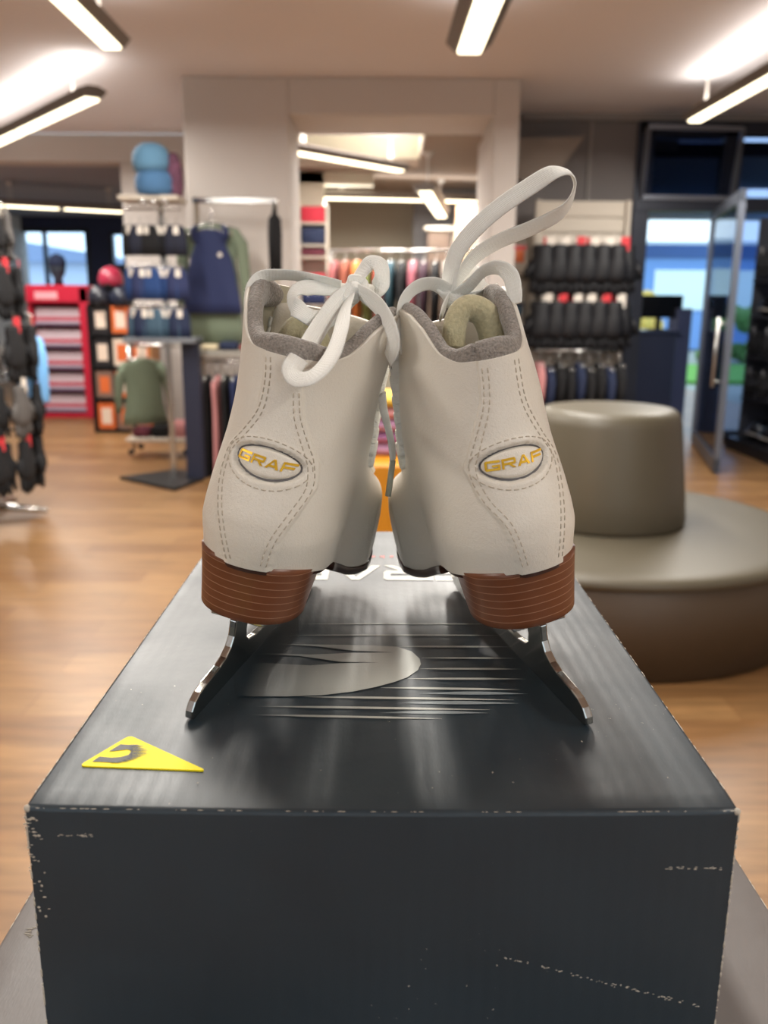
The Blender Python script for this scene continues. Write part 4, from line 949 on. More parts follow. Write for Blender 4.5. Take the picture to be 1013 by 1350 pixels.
# ================================================================== THE SKATES
def leather_mat():
    m = bpy.data.materials.new('white_leather'); m.use_nodes = True; nt = m.node_tree; b = nt.nodes['Principled BSDF']; L = nt.links.new
    b.inputs['Base Color'].default_value = (*lin((228, 221, 208)), 1); b.inputs['Roughness'].default_value = .45; b.inputs['Specular IOR Level'].default_value = .45
    tc = N(nt, 'ShaderNodeTexCoord')
    v = N(nt, 'ShaderNodeTexVoronoi', i_Scale=1050.0, feature='DISTANCE_TO_EDGE'); n = N(nt, 'ShaderNodeTexNoise', i_Scale=60.0, i_Detail=4.0)
    n2 = N(nt, 'ShaderNodeTexNoise', i_Scale=700.0, i_Detail=3.0)
    L(tc.outputs['Object'], v.inputs['Vector']); L(tc.outputs['Object'], n.inputs['Vector']); L(tc.outputs['Object'], n2.inputs['Vector'])
    b1 = N(nt, 'ShaderNodeBump'); b1.inputs['Strength'].default_value = .3; b1.inputs['Distance'].default_value = .0004; L(v.outputs['Distance'], b1.inputs['Height'])
    b3 = N(nt, 'ShaderNodeBump'); b3.inputs['Strength'].default_value = .5; b3.inputs['Distance'].default_value = .0004; L(n2.outputs['Fac'], b3.inputs['Height']); L(b1.outputs[0], b3.inputs['Normal'])
    b2 = N(nt, 'ShaderNodeBump'); b2.inputs['Strength'].default_value = .25; b2.inputs['Distance'].default_value = .002; L(n.outputs['Fac'], b2.inputs['Height']); L(b3.outputs[0], b2.inputs['Normal'])
    L(b2.outputs[0], b.inputs['Normal'])
    b.inputs['Coat Weight'].default_value = .12; b.inputs['Coat Roughness'].default_value = .35
    return m
leather = leather_mat()
suede = mat('grey_suede', (150, 142, 134), .95, vary=.35, vscale=900, bump=.9, bscale=800, bdist=.0012, sheen=.3)
fleece = mat('beige_fleece_lining', (196, 186, 150), .95, vary=.15, vscale=500, bump=.7, bscale=600, bdist=.001, sheen=.3)
lining_m = mat('cream_lining', (186, 178, 156), .9, bump=.4, bscale=500)
thread = mat('beige_thread', (196, 184, 166), .8)
thread_w = mat('white_thread', (226, 220, 206), .8)
groove_shade_m = mat('grey_badge_backing', (104, 100, 100), .8)  # shade of the groove, put into a grey colour
gold = mat('gold_foil', (214, 168, 40), .38, .55)
aglet_m = mat('clear_grey_aglet', (176, 178, 160), .3)
brass = mat('aged_metal_hook', (120, 106, 84), .35, .85)
sole_m = mat('dark_brown_sole', (58, 30, 20), .35)
def lace_mat():
    m = bpy.data.materials.new('white_woven_lace'); m.use_nodes = True; nt = m.node_tree; b = nt.nodes['Principled BSDF']; L = nt.links.new
    b.inputs['Base Color'].default_value = (*lin((244, 243, 236)), 1); b.inputs['Roughness'].default_value = .9; b.inputs['Sheen Weight'].default_value = .4
    uv = N(nt, 'ShaderNodeUVMap'); 
    w1_ = N(nt, 'ShaderNodeTexWave', wave_type='BANDS', bands_direction='Y', i_Scale=2.6); w2_ = N(nt, 'ShaderNodeTexWave', wave_type='BANDS', bands_direction='X', i_Scale=18.0)
    L(uv.outputs[0], w1_.inputs['Vector']); L(uv.outputs[0], w2_.inputs['Vector'])
    ad = N(nt, 'ShaderNodeMath', operation='MULTIPLY_ADD'); ad.inputs[1].default_value = .4; L(w2_.outputs['Fac'], ad.inputs[0]); L(w1_.outputs['Fac'], ad.inputs[2])
    tc = N(nt, 'ShaderNodeTexCoord'); nn = N(nt, 'ShaderNodeTexNoise', i_Scale=1400.0); L(tc.outputs['Object'], nn.inputs['Vector'])
    ad2 = N(nt, 'ShaderNodeMath', operation='MULTIPLY_ADD'); ad2.inputs[1].default_value = .8; L(nn.outputs['Fac'], ad2.inputs[0]); L(ad.outputs[0], ad2.inputs[2])
    bp = N(nt, 'ShaderNodeBump'); bp.inputs['Strength'].default_value = .5; bp.inputs['Distance'].default_value = .0003; L(ad2.outputs[0], bp.inputs['Height']); L(bp.outputs[0], b.inputs['Normal'])
    return m
lace_m = lace_mat()
def heel_mat():
    m = bpy.data.materials.new('stacked_brown_heel'); m.use_nodes = True; nt = m.node_tree; b = nt.nodes['Principled BSDF']; L = nt.links.new
    tc = N(nt, 'ShaderNodeTexCoord'); sp = N(nt, 'ShaderNodeSeparateXYZ'); L(tc.outputs['Object'], sp.inputs[0])
    nz = N(nt, 'ShaderNodeTexNoise', i_Scale=55.0, i_Detail=3.0); L(tc.outputs['Object'], nz.inputs['Vector'])
    ma = N(nt, 'ShaderNodeMath', operation='MULTIPLY_ADD'); ma.inputs[1].default_value = 1000/4.1; L(sp.outputs['Z'], ma.inputs[0]); 
    m3 = N(nt, 'ShaderNodeMath', operation='MULTIPLY'); m3.inputs[1].default_value = .25; L(nz.outputs['Fac'], m3.inputs[0]); L(m3.outputs[0], ma.inputs[2])
    fr = N(nt, 'ShaderNodeMath', operation='FRACT'); L(ma.outputs[0], fr.inputs[0])
    mr = N(nt, 'ShaderNodeMapRange'); mr.inputs[1].default_value = .90; mr.inputs[2].default_value = .93; L(fr.outputs[0], mr.inputs[0])
    mx = N(nt, 'ShaderNodeMixRGB'); mx.inputs[1].default_value = (*lin((116, 68, 42)), 1); mx.inputs[2].default_value = (*lin((164, 120, 94)), 1); L(mr.outputs[0], mx.inputs[0])
    mu = N(nt, 'ShaderNodeMixRGB', blend_type='MULTIPLY'); mu.inputs[0].default_value = 1; L(mx.outputs[0], mu.inputs[1])
    nr = N(nt, 'ShaderNodeMapRange'); nr.inputs[1].default_value = .3; nr.inputs[2].default_value = .7; nr.inputs[3].default_value = .88; nr.inputs[4].default_value = 1.08; L(nz.outputs['Fac'], nr.inputs[0]); L(nr.outputs[0], mu.inputs[2])
    L(mu.outputs[0], b.inputs['Base Color']); b.inputs['Roughness'].default_value = .34
    bp = N(nt, 'ShaderNodeBump'); bp.inputs['Strength'].default_value = .4; bp.inputs['Distance'].default_value = .0003; L(mr.outputs[0], bp.inputs['Height']); L(bp.outputs[0], b.inputs['Normal'])
    return m
heel_m = heel_mat()
def steel_mat(name, col, rough, wear):
    m = bpy.data.materials.new(name); m.use_nodes = True; nt = m.node_tree; b = nt.nodes['Principled BSDF']; L = nt.links.new
    b.inputs['Metallic'].default_value = 1; b.inputs['Base Color'].default_value = (*lin(col), 1)
    tc = N(nt, 'ShaderNodeTexCoord'); n = N(nt, 'ShaderNodeTexNoise', i_Scale=260.0, i_Detail=5.0); L(tc.outputs['Object'], n.inputs['Vector'])
    mr = N(nt, 'ShaderNodeMapRange'); mr.inputs[1].default_value = .35; mr.inputs[2].default_value = .7; mr.inputs[3].default_value = rough; mr.inputs[4].default_value = rough+.06; L(n.outputs['Fac'], mr.inputs[0]); L(mr.outputs[0], b.inputs['Roughness'])
    bp = N(nt, 'ShaderNodeBump'); bp.inputs['Strength'].default_value = wear; bp.inputs['Distance'].default_value = .0006; L(n.outputs['Fac'], bp.inputs['Height']); L(bp.outputs[0], b.inputs['Normal'])
    return m
steel = steel_mat('nickel_plated_steel', (190, 188, 182), .2, .0)
S = .001
FW_, FH_ = 17.0, 8.2          # half axes of the oval window
class Boot:
    def __init__(s, D):
        s.D = D; s.top = D['top']
        A = sorted([(p[2], p[0]) for p in D['A']]); B = sorted([(p[2], p[0]) for p in D['B']])
        s.sg = 1 if D['B'][0][0] > D['A'][0][0] else -1
        s.A, s.B = A, B
        o = D['O']; s.oc = (o[0][0], o[0][2]); s.oa = D['oang']
        s.build()
    def ab(s, z):
        return float(np.interp(z, [a for a, _ in s.A], [b for _, b in s.A])), float(np.interp(z, [a for a, _ in s.B], [b for _, b in s.B]))
    def oval_d(s, x, z):
        dx, dz = x-s.oc[0], z-s.oc[1]; c, n = math.cos(s.oa), math.sin(s.oa)
        u, v = dx*c+dz*n, -dx*n+dz*c
        return math.hypot(u/FW_, v/FH_)
    def build(s):
        NZ, NC = 190, 300
        G = np.zeros((NZ+1, NC+1, 3))
        for k in range(NZ+1):
            zn = 40+(205-40)*k/NZ
            # side curves
            sides = []
            for med in (False, True):
                ys_n = 260
                yb = np.interp(zn, *BACK); yf = np.interp(zn, *FRONT)
                p = np.linspace(0, 1, ys_n); y = yb+(yf-yb)*(1-np.cos(np.pi*p))/2
                # real heights after following the sole line below and the collar line above
                z = np.full(ys_n, zn)
                sl = np.interp(y, *SOLE); z = np.where(zn < 72, sl+(zn-40)*(72-sl)/32, z)
                if zn > 160:
                    cl = np.interp(y, *COLLAR); z = 160+(zn-160)/45*(cl-160)
                yb2 = np.interp(z, *BACK); yf2 = np.interp(z, *FRONT)
                y = yb2+(yf2-yb2)*(1-np.cos(np.pi*p))/2
                w = np.array([float(width(a, b, med, s.top)) for a, b in zip(y, z)])
                gap = 27*smoothstep((zn-84)/34)*(1 if not med else 1)
                if gap > .5:
                    im = int(np.argmax(w)); idx = np.where(w[im:] >= min(gap, w.max()*.8))[0]; e = im+idx[-1]
                    y, z, w = y[:e+1], z[:e+1], w[:e+1]
                else: w[-1] = 0
                w[0] = 0
                d = np.concatenate([[0], np.cumsum(np.sqrt(np.diff(y)**2+np.diff(w)**2+np.diff(z)**2))]); t = np.linspace(0, d[-1], NC//2+1)
                P_ = np.stack([np.interp(t, d, w)*(1 if med else -1), np.interp(t, d, y), np.interp(t, d, z)], 1)
                sides.append(P_)
            G[k] = np.concatenate([sides[0][::-1], sides[1][1:]])
        # raise the backstay, sink the oval window
        dU = np.gradient(G, axis=1); dV = np.gradient(G, axis=0); n = np.cross(dU, dV); n /= np.maximum(np.linalg.norm(n, axis=2, keepdims=True), 1e-9)
        if n[NZ//2, NC//2, 1] > 0: n = -n
        s.n = n
        for k in range(NZ+1):
            for j in range(NC+1):
                x, y, z = G[k, j]
                if y > 72 or n[k, j, 1] > .2: continue
                a, b = s.ab(z); lo, hi = min(a, b)-2.4, max(a, b)+2.4
                d = min(x-lo, hi-x); h = 1.3*smoothstep(d/.8+.3)
                o = s.oval_d(x, z); h -= 2.5*smoothstep((1.01-o)/.035)
                # padding under the stitched ring
                if o < 1.5: h += .35*math.exp(-((o-1.2)/.14)**2)
                G[k, j] += n[k, j]*h
        s.G = G; s.NZ, s.NC = NZ, NC
        vs = [tuple(p*S) for p in G.reshape(-1, 3)]
        fs = [(k*(NC+1)+j, k*(NC+1)+j+1, (k+1)*(NC+1)+j+1, (k+1)*(NC+1)+j) for k in range(NZ) for j in range(NC)]
        s.verts, s.faces = vs, fs
        s.bvh = BVHTree.FromPolygons(vs, fs)
    def hit(s, x, z):
        """point of the back of the boot at x, z (mm) and its outward normal"""
        h = s.bvh.ray_cast(Vector((x*S, -.1, z*S)), Vector((0, 1, 0)))
        if h[0] is None: return None
        nn = h[1]; nn = nn if nn.y < 0 else -nn
        return h[0]/S, nn

def ribbon(pts, name, m, parent, th=.75, k=7, col=None):
    P_ = catmull(pts, k); ring = []; prev = None; L_ = 0; vs = []; fs = []; uvs = []; NS = 10
    for i, q in enumerate(P_):
        c = Vector(q[:3]); w = Vector(q[3:6]); t = Vector(P_[min(i+1, len(P_)-1)][:3])-Vector(P_[max(i-1, 0)][:3])
        if t.length < 1e-6: t = Vector((0, 0, 1))
        t.normalize(); hw = q[6] if len(q) > 6 else 5.0; w = w-t*w.dot(t)
        if w.length < 1e-3: w = prev or Vector((1, 0, 0))
        w.normalize()
        if prev is not None and w.dot(prev) < -.3: w = -w
        prev = w; nn = t.cross(w)
        if i: L_ += (c-lastc).length
        lastc = c
        for j in range(NS):
            a = 2*math.pi*j/NS; ca, sa = math.cos(a), math.sin(a)
            u = math.copysign(abs(ca)**.6, ca)*hw; v = math.copysign(abs(sa)**.8, sa)*th*(1-.15*abs(ca))
            vs.append((c+w*u+nn*v)*S)
        ring.append(L_)
    n = len(P_)
    rh = random.Random(int(abs(P_[0][0]*100))+n)
    for i in range(n-1):
        for j in range(NS): fs.append((i*NS+j, i*NS+(j+1) % NS, (i+1)*NS+(j+1) % NS, (i+1)*NS+j))
    fs.append(tuple(range(NS-1, -1, -1))); fs.append(tuple((n-1)*NS+j for j in range(NS)))
    # loose cotton hairs standing off the weave
    for _ in range(int(ring[-1]*7) if name != 'lace_crossing' else 0):
        i = rh.randrange(1, n-1); j = rh.choice((0, 0, 5, 5, rh.randrange(NS))) if NS == 10 else 0
        b0 = vs[i*NS+j]*(1-.0)+(vs[(i+1)*NS+j]-vs[i*NS+j])*rh.random(); cc = sum((vs[i*NS+q] for q in range(NS)), Vector())/NS
        d = (b0-cc).normalized()+Vector((rh.gauss(0, .6), rh.gauss(0, .6), rh.gauss(0, .6))); d.normalize(); ln = rh.uniform(.0005, .0016)
        sd = d.orthogonal().normalized()*.00003; k0 = len(vs)
        vs += [b0-d*.0002-sd, b0-d*.0002+sd, b0+d*ln]; fs.append((k0, k0+1, k0+2))
    me = bpy.data.meshes.new(name); me.from_pydata([tuple(v) for v in vs], [], fs); me.update()
    me.flip_normals() if (Vector(me.polygons[0].center)-Vector((me.vertices[0].co+me.vertices[NS//2].co)/2)).dot(me.polygons[0].normal) < 0 else None
    uv = me.uv_layers.new(name='UVMap')
    for pl in me.polygons:
        for li in pl.loop_indices:
            vi = me.loops[li].vertex_index; uv.data[li].uv = (ring[min(vi//NS, n-1)]/100, math.cos(2*math.pi*(vi % NS)/NS))
    return link(name, me, m, parent, True)

def stitch_run(B, path, off, mb, length=2.7, gap=.9, r=.33, depth=.12):
    """dashes of thread along a path of (x, z) points on the back of the boot"""
    P_ = [np.array(p) for p in path]; d = [0]
    for a, b in zip(P_, P_[1:]): d.append(d[-1]+np.linalg.norm(b-a))
    tot = d[-1]; d = np.array(d); X = np.array(P_)
    f = lambda t: np.array([np.interp(t, d, X[:, 0]), np.interp(t, d, X[:, 1])])
    t = .5
    while t+length < tot:
        a, b = f(t), f(t+length); tg = (b-a)/np.linalg.norm(b-a); nr = np.array([-tg[1], tg[0]])*off
        pts = []
        for u in (0, .2, .5, .8, 1):
            q = a+(b-a)*u+nr; h = B.hit(q[0], q[1])
            if h is None: pts = None; break
            lift = -.35 if u in (0, 1) else depth
            pts.append((h[0]+h[1]*lift)*S)
        if pts: mb.tube(pts, [r*.7*S, r*S, r*S, r*S, r*.7*S], 6)
        t += length+gap

def make_skate(name, label, D, loc, yaw, lean, mir):
    B = Boot(D)
    root = bpy.data.objects.new(name, None); COL.objects.link(root); root.empty_display_size = .03
    root.location = loc; root.rotation_euler = (0, lean, yaw)
    tag(root, label, 'ice skate', 'pair of white figure skates on the box')
    X = lambda p: (p[0]*mir*S, p[1]*S, p[2]*S)
    built = []
    def fin(mb, nm, m, par=root, smooth=True, **k):
        """mirror for the other foot, then build"""
        if mir < 0: mb.v = [(-a, b, c) for a, b, c in mb.v]
        o = mb.build(nm, m, par, smooth=smooth, **k); built.append(o); return o
    # --- leather upper
    up_ = MB(); up_.add(B.verts, B.faces)
    uo = fin(up_, 'upper', leather, fix=True)
    so_ = uo.modifiers.new('thick', 'SOLIDIFY'); so_.thickness = .0022; so_.offset = -1
    # the normals point outwards after recalc only for closed meshes: make sure
    c0 = uo.data.polygons[0]
    me = uo.data; k0 = min(range(len(me.polygons)), key=lambda i: (Vector(me.polygons[i].center)-Vector((0, .04, .15))).length)
    if me.polygons[k0].normal.y > 0: me.flip_normals()
    # bottom insole board closing the shoe
    bot = B.G[0]; nb = len(bot); h = nb//2
    fl = MB(); ring = [[tuple(p*S) for p in bot[:h+1][::-1]], [tuple(p*S) for p in bot[h:]]]
    n_ = min(len(ring[0]), len(ring[1])); vs = ring[0][:n_]+ring[1][:n_]; fl.add(vs, [(i, i+1, n_+i+1, n_+i) for i in range(n_-1)])
    fin(fl, 'insole', lining_m)
    # --- inner lining
    li = MB(); NZ, NC = B.NZ, B.NC; st_ = 5
    rows = list(range(60, NZ+1, st_)); cols = list(range(0, NC+1, 4)); vs = []
    for k in rows:
        for j in cols: vs.append(tuple((B.G[k, j]-B.n[k, j]*(3.2+0*k))*S))
    m_ = len(cols); li.add(vs, [(a*m_+b, a*m_+b+1, (a+1)*m_+b+1, (a+1)*m_+b) for a in range(len(rows)-1) for b in range(m_-1)])
    fin(li, 'lining', lining_m)
    # --- suede collar roll
    E = B.G[NZ]; En = B.n[NZ]; Ed = B.G[NZ]-B.G[NZ-3]; Ed /= np.linalg.norm(Ed, axis=1, keepdims=True)
    idx = list(range(6, NC-5, 2)); rings = []
    for q, j in enumerate(idx):
        f = min(1, min(q, len(idx)-1-q)/10); f = math.sqrt(max(1-(1-f)**2, .02))
        nn = En[j]; e = Ed[j]; ww = 1.0
        back = math.exp(-((j-NC/2)/40)**2)
        cen = E[j]-nn*(5.4-.6*back)+e*(-5.0+7.2*back); r1, r2 = 4.3*f, (7.6-.8*back)*f
        rings.append([tuple((cen+nn*r1*math.copysign(abs(math.cos(a))**.85, math.cos(a))+e*r2*math.copysign(abs(math.sin(a))**.85, math.sin(a)))*S) for a in np.linspace(0, 2*math.pi, 17)[:-1]])
    fin(MB().loft(rings, True, True), 'padded_collar', suede)
    # --- tongue and the rolled lining seen in the opening
    tg = MB(); R_ = []
    for z in np.linspace(96, D['tongue'], 16):
        yf = float(np.interp(z, *FRONT)); hw = 30*B.top**.6; row = []
        curl = smoothstep((z-170)/40)*3
        for a in np.linspace(-1, 1, 15): row.append((a*hw, yf-5-6*abs(a)**2*1.6+curl, z-2.5*abs(a)**3))
        R_.append(row)
    vs = [(x*S, y*S, z*S) for r_ in R_ for x, y, z in r_]; tg.add(vs, [(i*15+j, i*15+j+1, (i+1)*15+j+1, (i+1)*15+j) for i in range(15) for j in range(14)])
    to = fin(tg, 'tongue', leather); sd = to.modifiers.new('thick', 'SOLIDIFY'); sd.thickness = .006; sd.offset = 0
    bb = to.modifiers.new('soft', 'SUBSURF'); bb.levels = 1; bb.render_levels = 1
    ar = MB(); A_ = catmull([Vector(p) for p in D['arch']], 6)
    ar.tube([Vector(p)*S for p in A_], [5.6*S]*len(A_), 14, True, 1.35)
    fin(ar, 'rolled_lining', fleece)
    # --- seams
    th_ = MB(); A = [(x, z) for z, x in sorted([(p[2], p[0]) for p in D['A']], key=lambda q: q[0])]; Bp = [(x, z) for z, x in sorted([(p[2], p[0]) for p in D['B']], key=lambda q: q[0])]
    A = [tuple(p) for p in catmull(A, 6)]; Bp = [tuple(p) for p in catmull(Bp, 6)]
    for path in (A, Bp):
        for off in (-1.25, 1.25): stitch_run(B, path, off, th_)
    oc, oa = B.oc, B.oa
    rg = [(oc[0]+20.8*math.cos(t)*math.cos(oa)-11.4*math.sin(t)*math.sin(oa), oc[1]+20.8*math.cos(t)*math.sin(oa)+11.4*math.sin(t)*math.cos(oa)) for t in np.linspace(0, 2*math.pi, 60)]
    stitch_run(B, rg, 0, th_)
    fin(th_, 'stitching', thread)
    # --- oval window with the raised pad and gold letters
    def on(x, z, lift):
        dx, dz = x, z; q = (oc[0]+dx*math.cos(oa)-dz*math.sin(oa), oc[1]+dx*math.sin(oa)+dz*math.cos(oa))
        h = B.hit(*q); return (h[0]+h[1]*lift) if h else Vector((q[0], 45, q[1]))
    pad = MB(); rings = []; nA = 56
    for f in (1.0, .985, .95, .88, .75, .5, .25, .02):
        lift = 1.9*(1-max(0, (f-.8)/.2)**2)**.5 if f > .8 else 1.9+.25*(1-f)
        rings.append([tuple(on(f*15.1*math.cos(t), f*6.6*math.sin(t), lift)*S) for t in np.linspace(0, 2*math.pi, nA+1)[:-1]])
    fin(pad.loft(rings, True, False), 'badge', leather)
    fl_ = None; rr_ = [[tuple(on(f*19.6*math.cos(t), f*9.6*math.sin(t), .12)*S) for t in np.linspace(0, 2*math.pi, 57)[:-1]] for f in (.995, .9, .8)]
    gr_ = MB(); fin(gr_.loft([[tuple(on(f*FW_*math.cos(t), f*FH_*math.sin(t), .3)*S) for t in np.linspace(0, 2*math.pi, 73)[:-1]] for f in (.955, .92, .88, .84)]), 'badge_groove', groove_shade_m)  # dark ring that paints the shadow line around the badge pad
    lw_, lh_, gp = 5.9, 4.7, .75; tot = 4*lw_+3*gp
    for i, ch in enumerate('GRAF'):
        mb = MB()
        for sidx, poly in enumerate(strokes(ch, 1.55, .23)):
            pts = []
            # subdivide the outline a little so the letter follows the curved pad
            for u, v in poly:
                x = (-tot/2+i*(lw_+gp)+u/1.55*lw_)+.12*(v-.5)*lh_; z = (v-.5)*lh_*.98+.2
                pts.append(on(x*(1 if mir > 0 else -1), z, 2.4+.04*sidx))
            b0 = [on(0, 0, 0)]
            nrm = Vector((0, -1, 0)); k = len(mb.v); nq = len(pts)
            mb.v += [tuple(p*S) for p in pts]+[tuple((p-nrm*.45)*S) for p in pts]
            mb.f += [tuple(range(k, k+nq))]+[(k+a, k+(a+1) % nq, k+nq+(a+1) % nq, k+nq+a) for a in range(nq)]
        fin(mb, 'letter', gold, smooth=False)
    # --- heel stack
    he = MB(); rings = []
    zs = [36, 36.6, 40, 46, 52, 58, 62, 65, 68.5]
    for zi, z in enumerate(zs):
        f = (z-36)/32.5; row = []
        hw = 26.5+3.8*f**1.1; y0 = 39-3.6*f; y1 = 86+22*f; ins = .8 if z == 36 else 0
        for t in np.linspace(0, 2*math.pi, 65)[:-1]:
            c, n2 = math.cos(t), math.sin(t)
            x = (hw-ins)*math.copysign(abs(n2)**.88, n2)
            if c < 0: y = y0+ins+(30)*(1-abs(c)**.92)
            else: y = y0+30+(y1-y0-30)*c**.55-(6*(1-abs(n2))**1 if c > .2 else 0)*c
            zz = z
            if z > 61: sl = float(np.interp(y, *SOLE)); zz = 61+(sl+1.2-61)*(z-61)/7.5
            row.append((x*S, y*S, zz*S))
        rings.append(row)
    fin(he.loft(rings, True, True), 'heel', heel_m)
    # --- sole plate
    so = MB(); bot = B.G[0]; cen = bot.mean(axis=0); rings = []
    for dz, gr in ((.6, .6), (0, 1.1), (-3.6, 1.1), (-4.6, .2)):
        row = []
        for p, nn in zip(bot[::2], B.n[0][::2]):
            q = p+np.array([nn[0], nn[1], 0])*(gr if p[1] > 95 else -1.5)
            row.append((q[0]*S, q[1]*S, (p[2]+dz*(1 if p[1] > 95 else .5))*S))
        rings.append(row)
    fin(so.loft(rings, True, False), 'sole', sole_m)
    nb2 = len(rings[-1]); half = nb2//2; base = MB(); lo = rings[-1]
    base.add(lo[:half+1][::-1]+lo[half:], [(i, i+1, half+1+i+1, half+1+i) for i in range(half-1)])
    fin(base, 'sole_bottom', sole_m)
    # --- blade
    prof = [(-3, 2.2), (-3.6, 6), (-1.5, 10.3), (3, 13), (10, 14.6), (18, 15.4), (26, 16.2), (33, 18.4), (38, 22), (40, 27), (39.5, 32), (38.5, 36.2),
            (60, 36.2), (59, 30), (59.5, 24), (62, 18.5), (68, 14.6), (80, 12.6), (100, 11.6), (120, 11.6), (138, 13), (148, 16.5), (153, 22), (155, 30), (155, 42), (190, 42), (191, 34), (196, 26), (203, 20), (209, 15),
            (210, 11), (206, 9.5), (207, 6.5), (203, 6.2), (203.5, 3.4), (199.5, 3.4), (198, 1.4), (180, .1), (150, 0), (100, 0), (50, 0), (10, 0), (0, .3)]
    bl_ = MB(); bl_.prism([(a*S, b*S) for a, b in prof], 'x', -1.9*S, 1.9*S)
    fin(bl_, 'blade', steel, smooth=False, bevel=.0007, seg=2)
    pl = MB(); pl.prism([(-14*S, 44*S), (14*S, 44*S), (15*S, 60*S), (14*S, 82*S), (-14*S, 82*S), (-15*S, 60*S)], 'z', 34.0*S, 36.1*S)
    fin(pl, 'heel_plate', steel, smooth=False, bevel=.0006)
    pl = MB(); pl.prism([(-10*S, 138*S), (10*S, 138*S), (20*S, 160*S), (17*S, 196*S), (-17*S, 196*S), (-20*S, 160*S)], 'z', 35*S, 37*S)
    fin(pl, 'sole_plate', steel, smooth=False, bevel=.0006)
    # --- hooks, eyelets and the zigzag lace down the front
    NC_ = B.NC
    def flap(z, med, inset=3.5):
        k = int(round((z-40)/165*B.NZ)); j = (NC_-int(inset/1.0) if med else int(inset/1.0))
        return Vector(B.G[k, j]), Vector(B.n[k, j])
    for z in (118, 130, 142):
        for med in (0, 1):
            p, nn = flap(z, med, 5); q = nn.orthogonal().normalized(); w_ = nn.cross(q)
            ey = MB(); ey.tube([(p+nn*.9+(q*math.cos(t)+w_*math.sin(t))*2.6)*S for t in np.linspace(0, 2*math.pi, 15)], 1.0*S, 6, False)
            fin(ey, 'eyelet', brass)
    for z in (156, 168, 180):
        for med in (0, 1):
            p, nn = flap(z, med, 8); out = Vector((1 if med else -1, .25, 0)).normalized()
            hk = MB(); hk.tube([(p+nn*.3)*S, (p+nn*3.2)*S, (p+nn*4.6+Vector((0, -1.6, 1.2)))*S, (p+nn*4.6+Vector((0, -4.5, 1.4)))*S], [2.2*S, 1.7*S, 2.0*S, 2.6*S], 10, True, .6)
            fin(hk, 'lace_hook', brass)
    zz = [104, 112, 121, 131, 141, 152, 163, 175]
    for i, z in enumerate(zz):
        a, na = flap(z, 0, 6); b, nb_ = flap(z+6, 1, 6); yf = max(a.y, b.y)+6
        for sgn in (1, -1):
            p0, n0, p1, n1 = (a, na, b, nb_) if sgn > 0 else (Vector((b.x, b.y, a.z)), nb_, Vector((a.x, a.y, b.z)), na)
            pts = []
            o0 = Vector((math.copysign(1, p0.x), 0, 0)); o1 = Vector((math.copysign(1, p1.x), 0, 0))
            W_ = (0, 0, 1)
            pts.append((*(p0-n0*1+o0*1.5+Vector((0, -7, 0))), 0, .2, 1, 2.6)); pts.append((*(p0+n0*2.2+o0*4.2+Vector((0, -1, 0))), 0, .1, 1, 4.8))
            pts.append((*(p0*.8+p1*.2+Vector((0, 6+sgn*.8, 0))), 0, 0, 1, 4.0)); pts.append((*((p0+p1)/2+Vector((0, 8+sgn*.9, 0))), 0, 0, 1, 4.0))
            pts.append((*(p0*.2+p1*.8+Vector((0, 6+sgn*.8, 0))), 0, 0, 1, 4.0)); pts.append((*(p1+n1*2.2+o1*4.2+Vector((0, -1, 0))), 0, .1, 1, 4.8)); pts.append((*(p1-n1*1+o1*1.5+Vector((0, -7, 0))), 0, .2, 1, 2.6))
            if mir < 0: pts = [(-q[0], q[1], q[2], -q[3], *q[4:]) for q in pts]
            ribbon(pts, 'lace_crossing', lace_m, root)
    for nm, pts in D['laces'].items():
        if nm == 'aglet':
            pp_ = [tuple([q[0]*mir, q[1], q[2]]) for q in pts]; MB().tube([Vector(q)*S for q in pp_], 1.7*S, 10).build('aglet', aglet_m, root, smooth=True); continue
        q_ = [(q[0]*mir, q[1], q[2], q[3]*mir, q[4], q[5], 4.7 if nm != 'hanging' else 3.4) for q in pts]
        ribbon(q_, 'lace_loop' if nm.startswith('loop') else 'lace_end', lace_m, root)
    kx, ky, kz = D['knot']; kn = MB()
    ring = [(kx*mir+5.6*math.cos(t)*.75, ky+3.8*math.sin(t)*.9-1, kz+3.2*math.sin(t), 0, .4, 1, 4.6) for t in np.linspace(0, 2*math.pi*1.05, 12)]
    wv = D.get('ktilt', (.5, .2, 1)); ring = [(*q[:3], wv[0]*mir, wv[1], wv[2], 4.4) for q in ring]
    ribbon(ring, 'knot', lace_m, root, th=1.3)
    MB().blob((kx*mir*S, ky*S, kz*S), .0048, .0042, .0042, 12, 8).build('knot', lace_m, root, smooth=True)
    return root

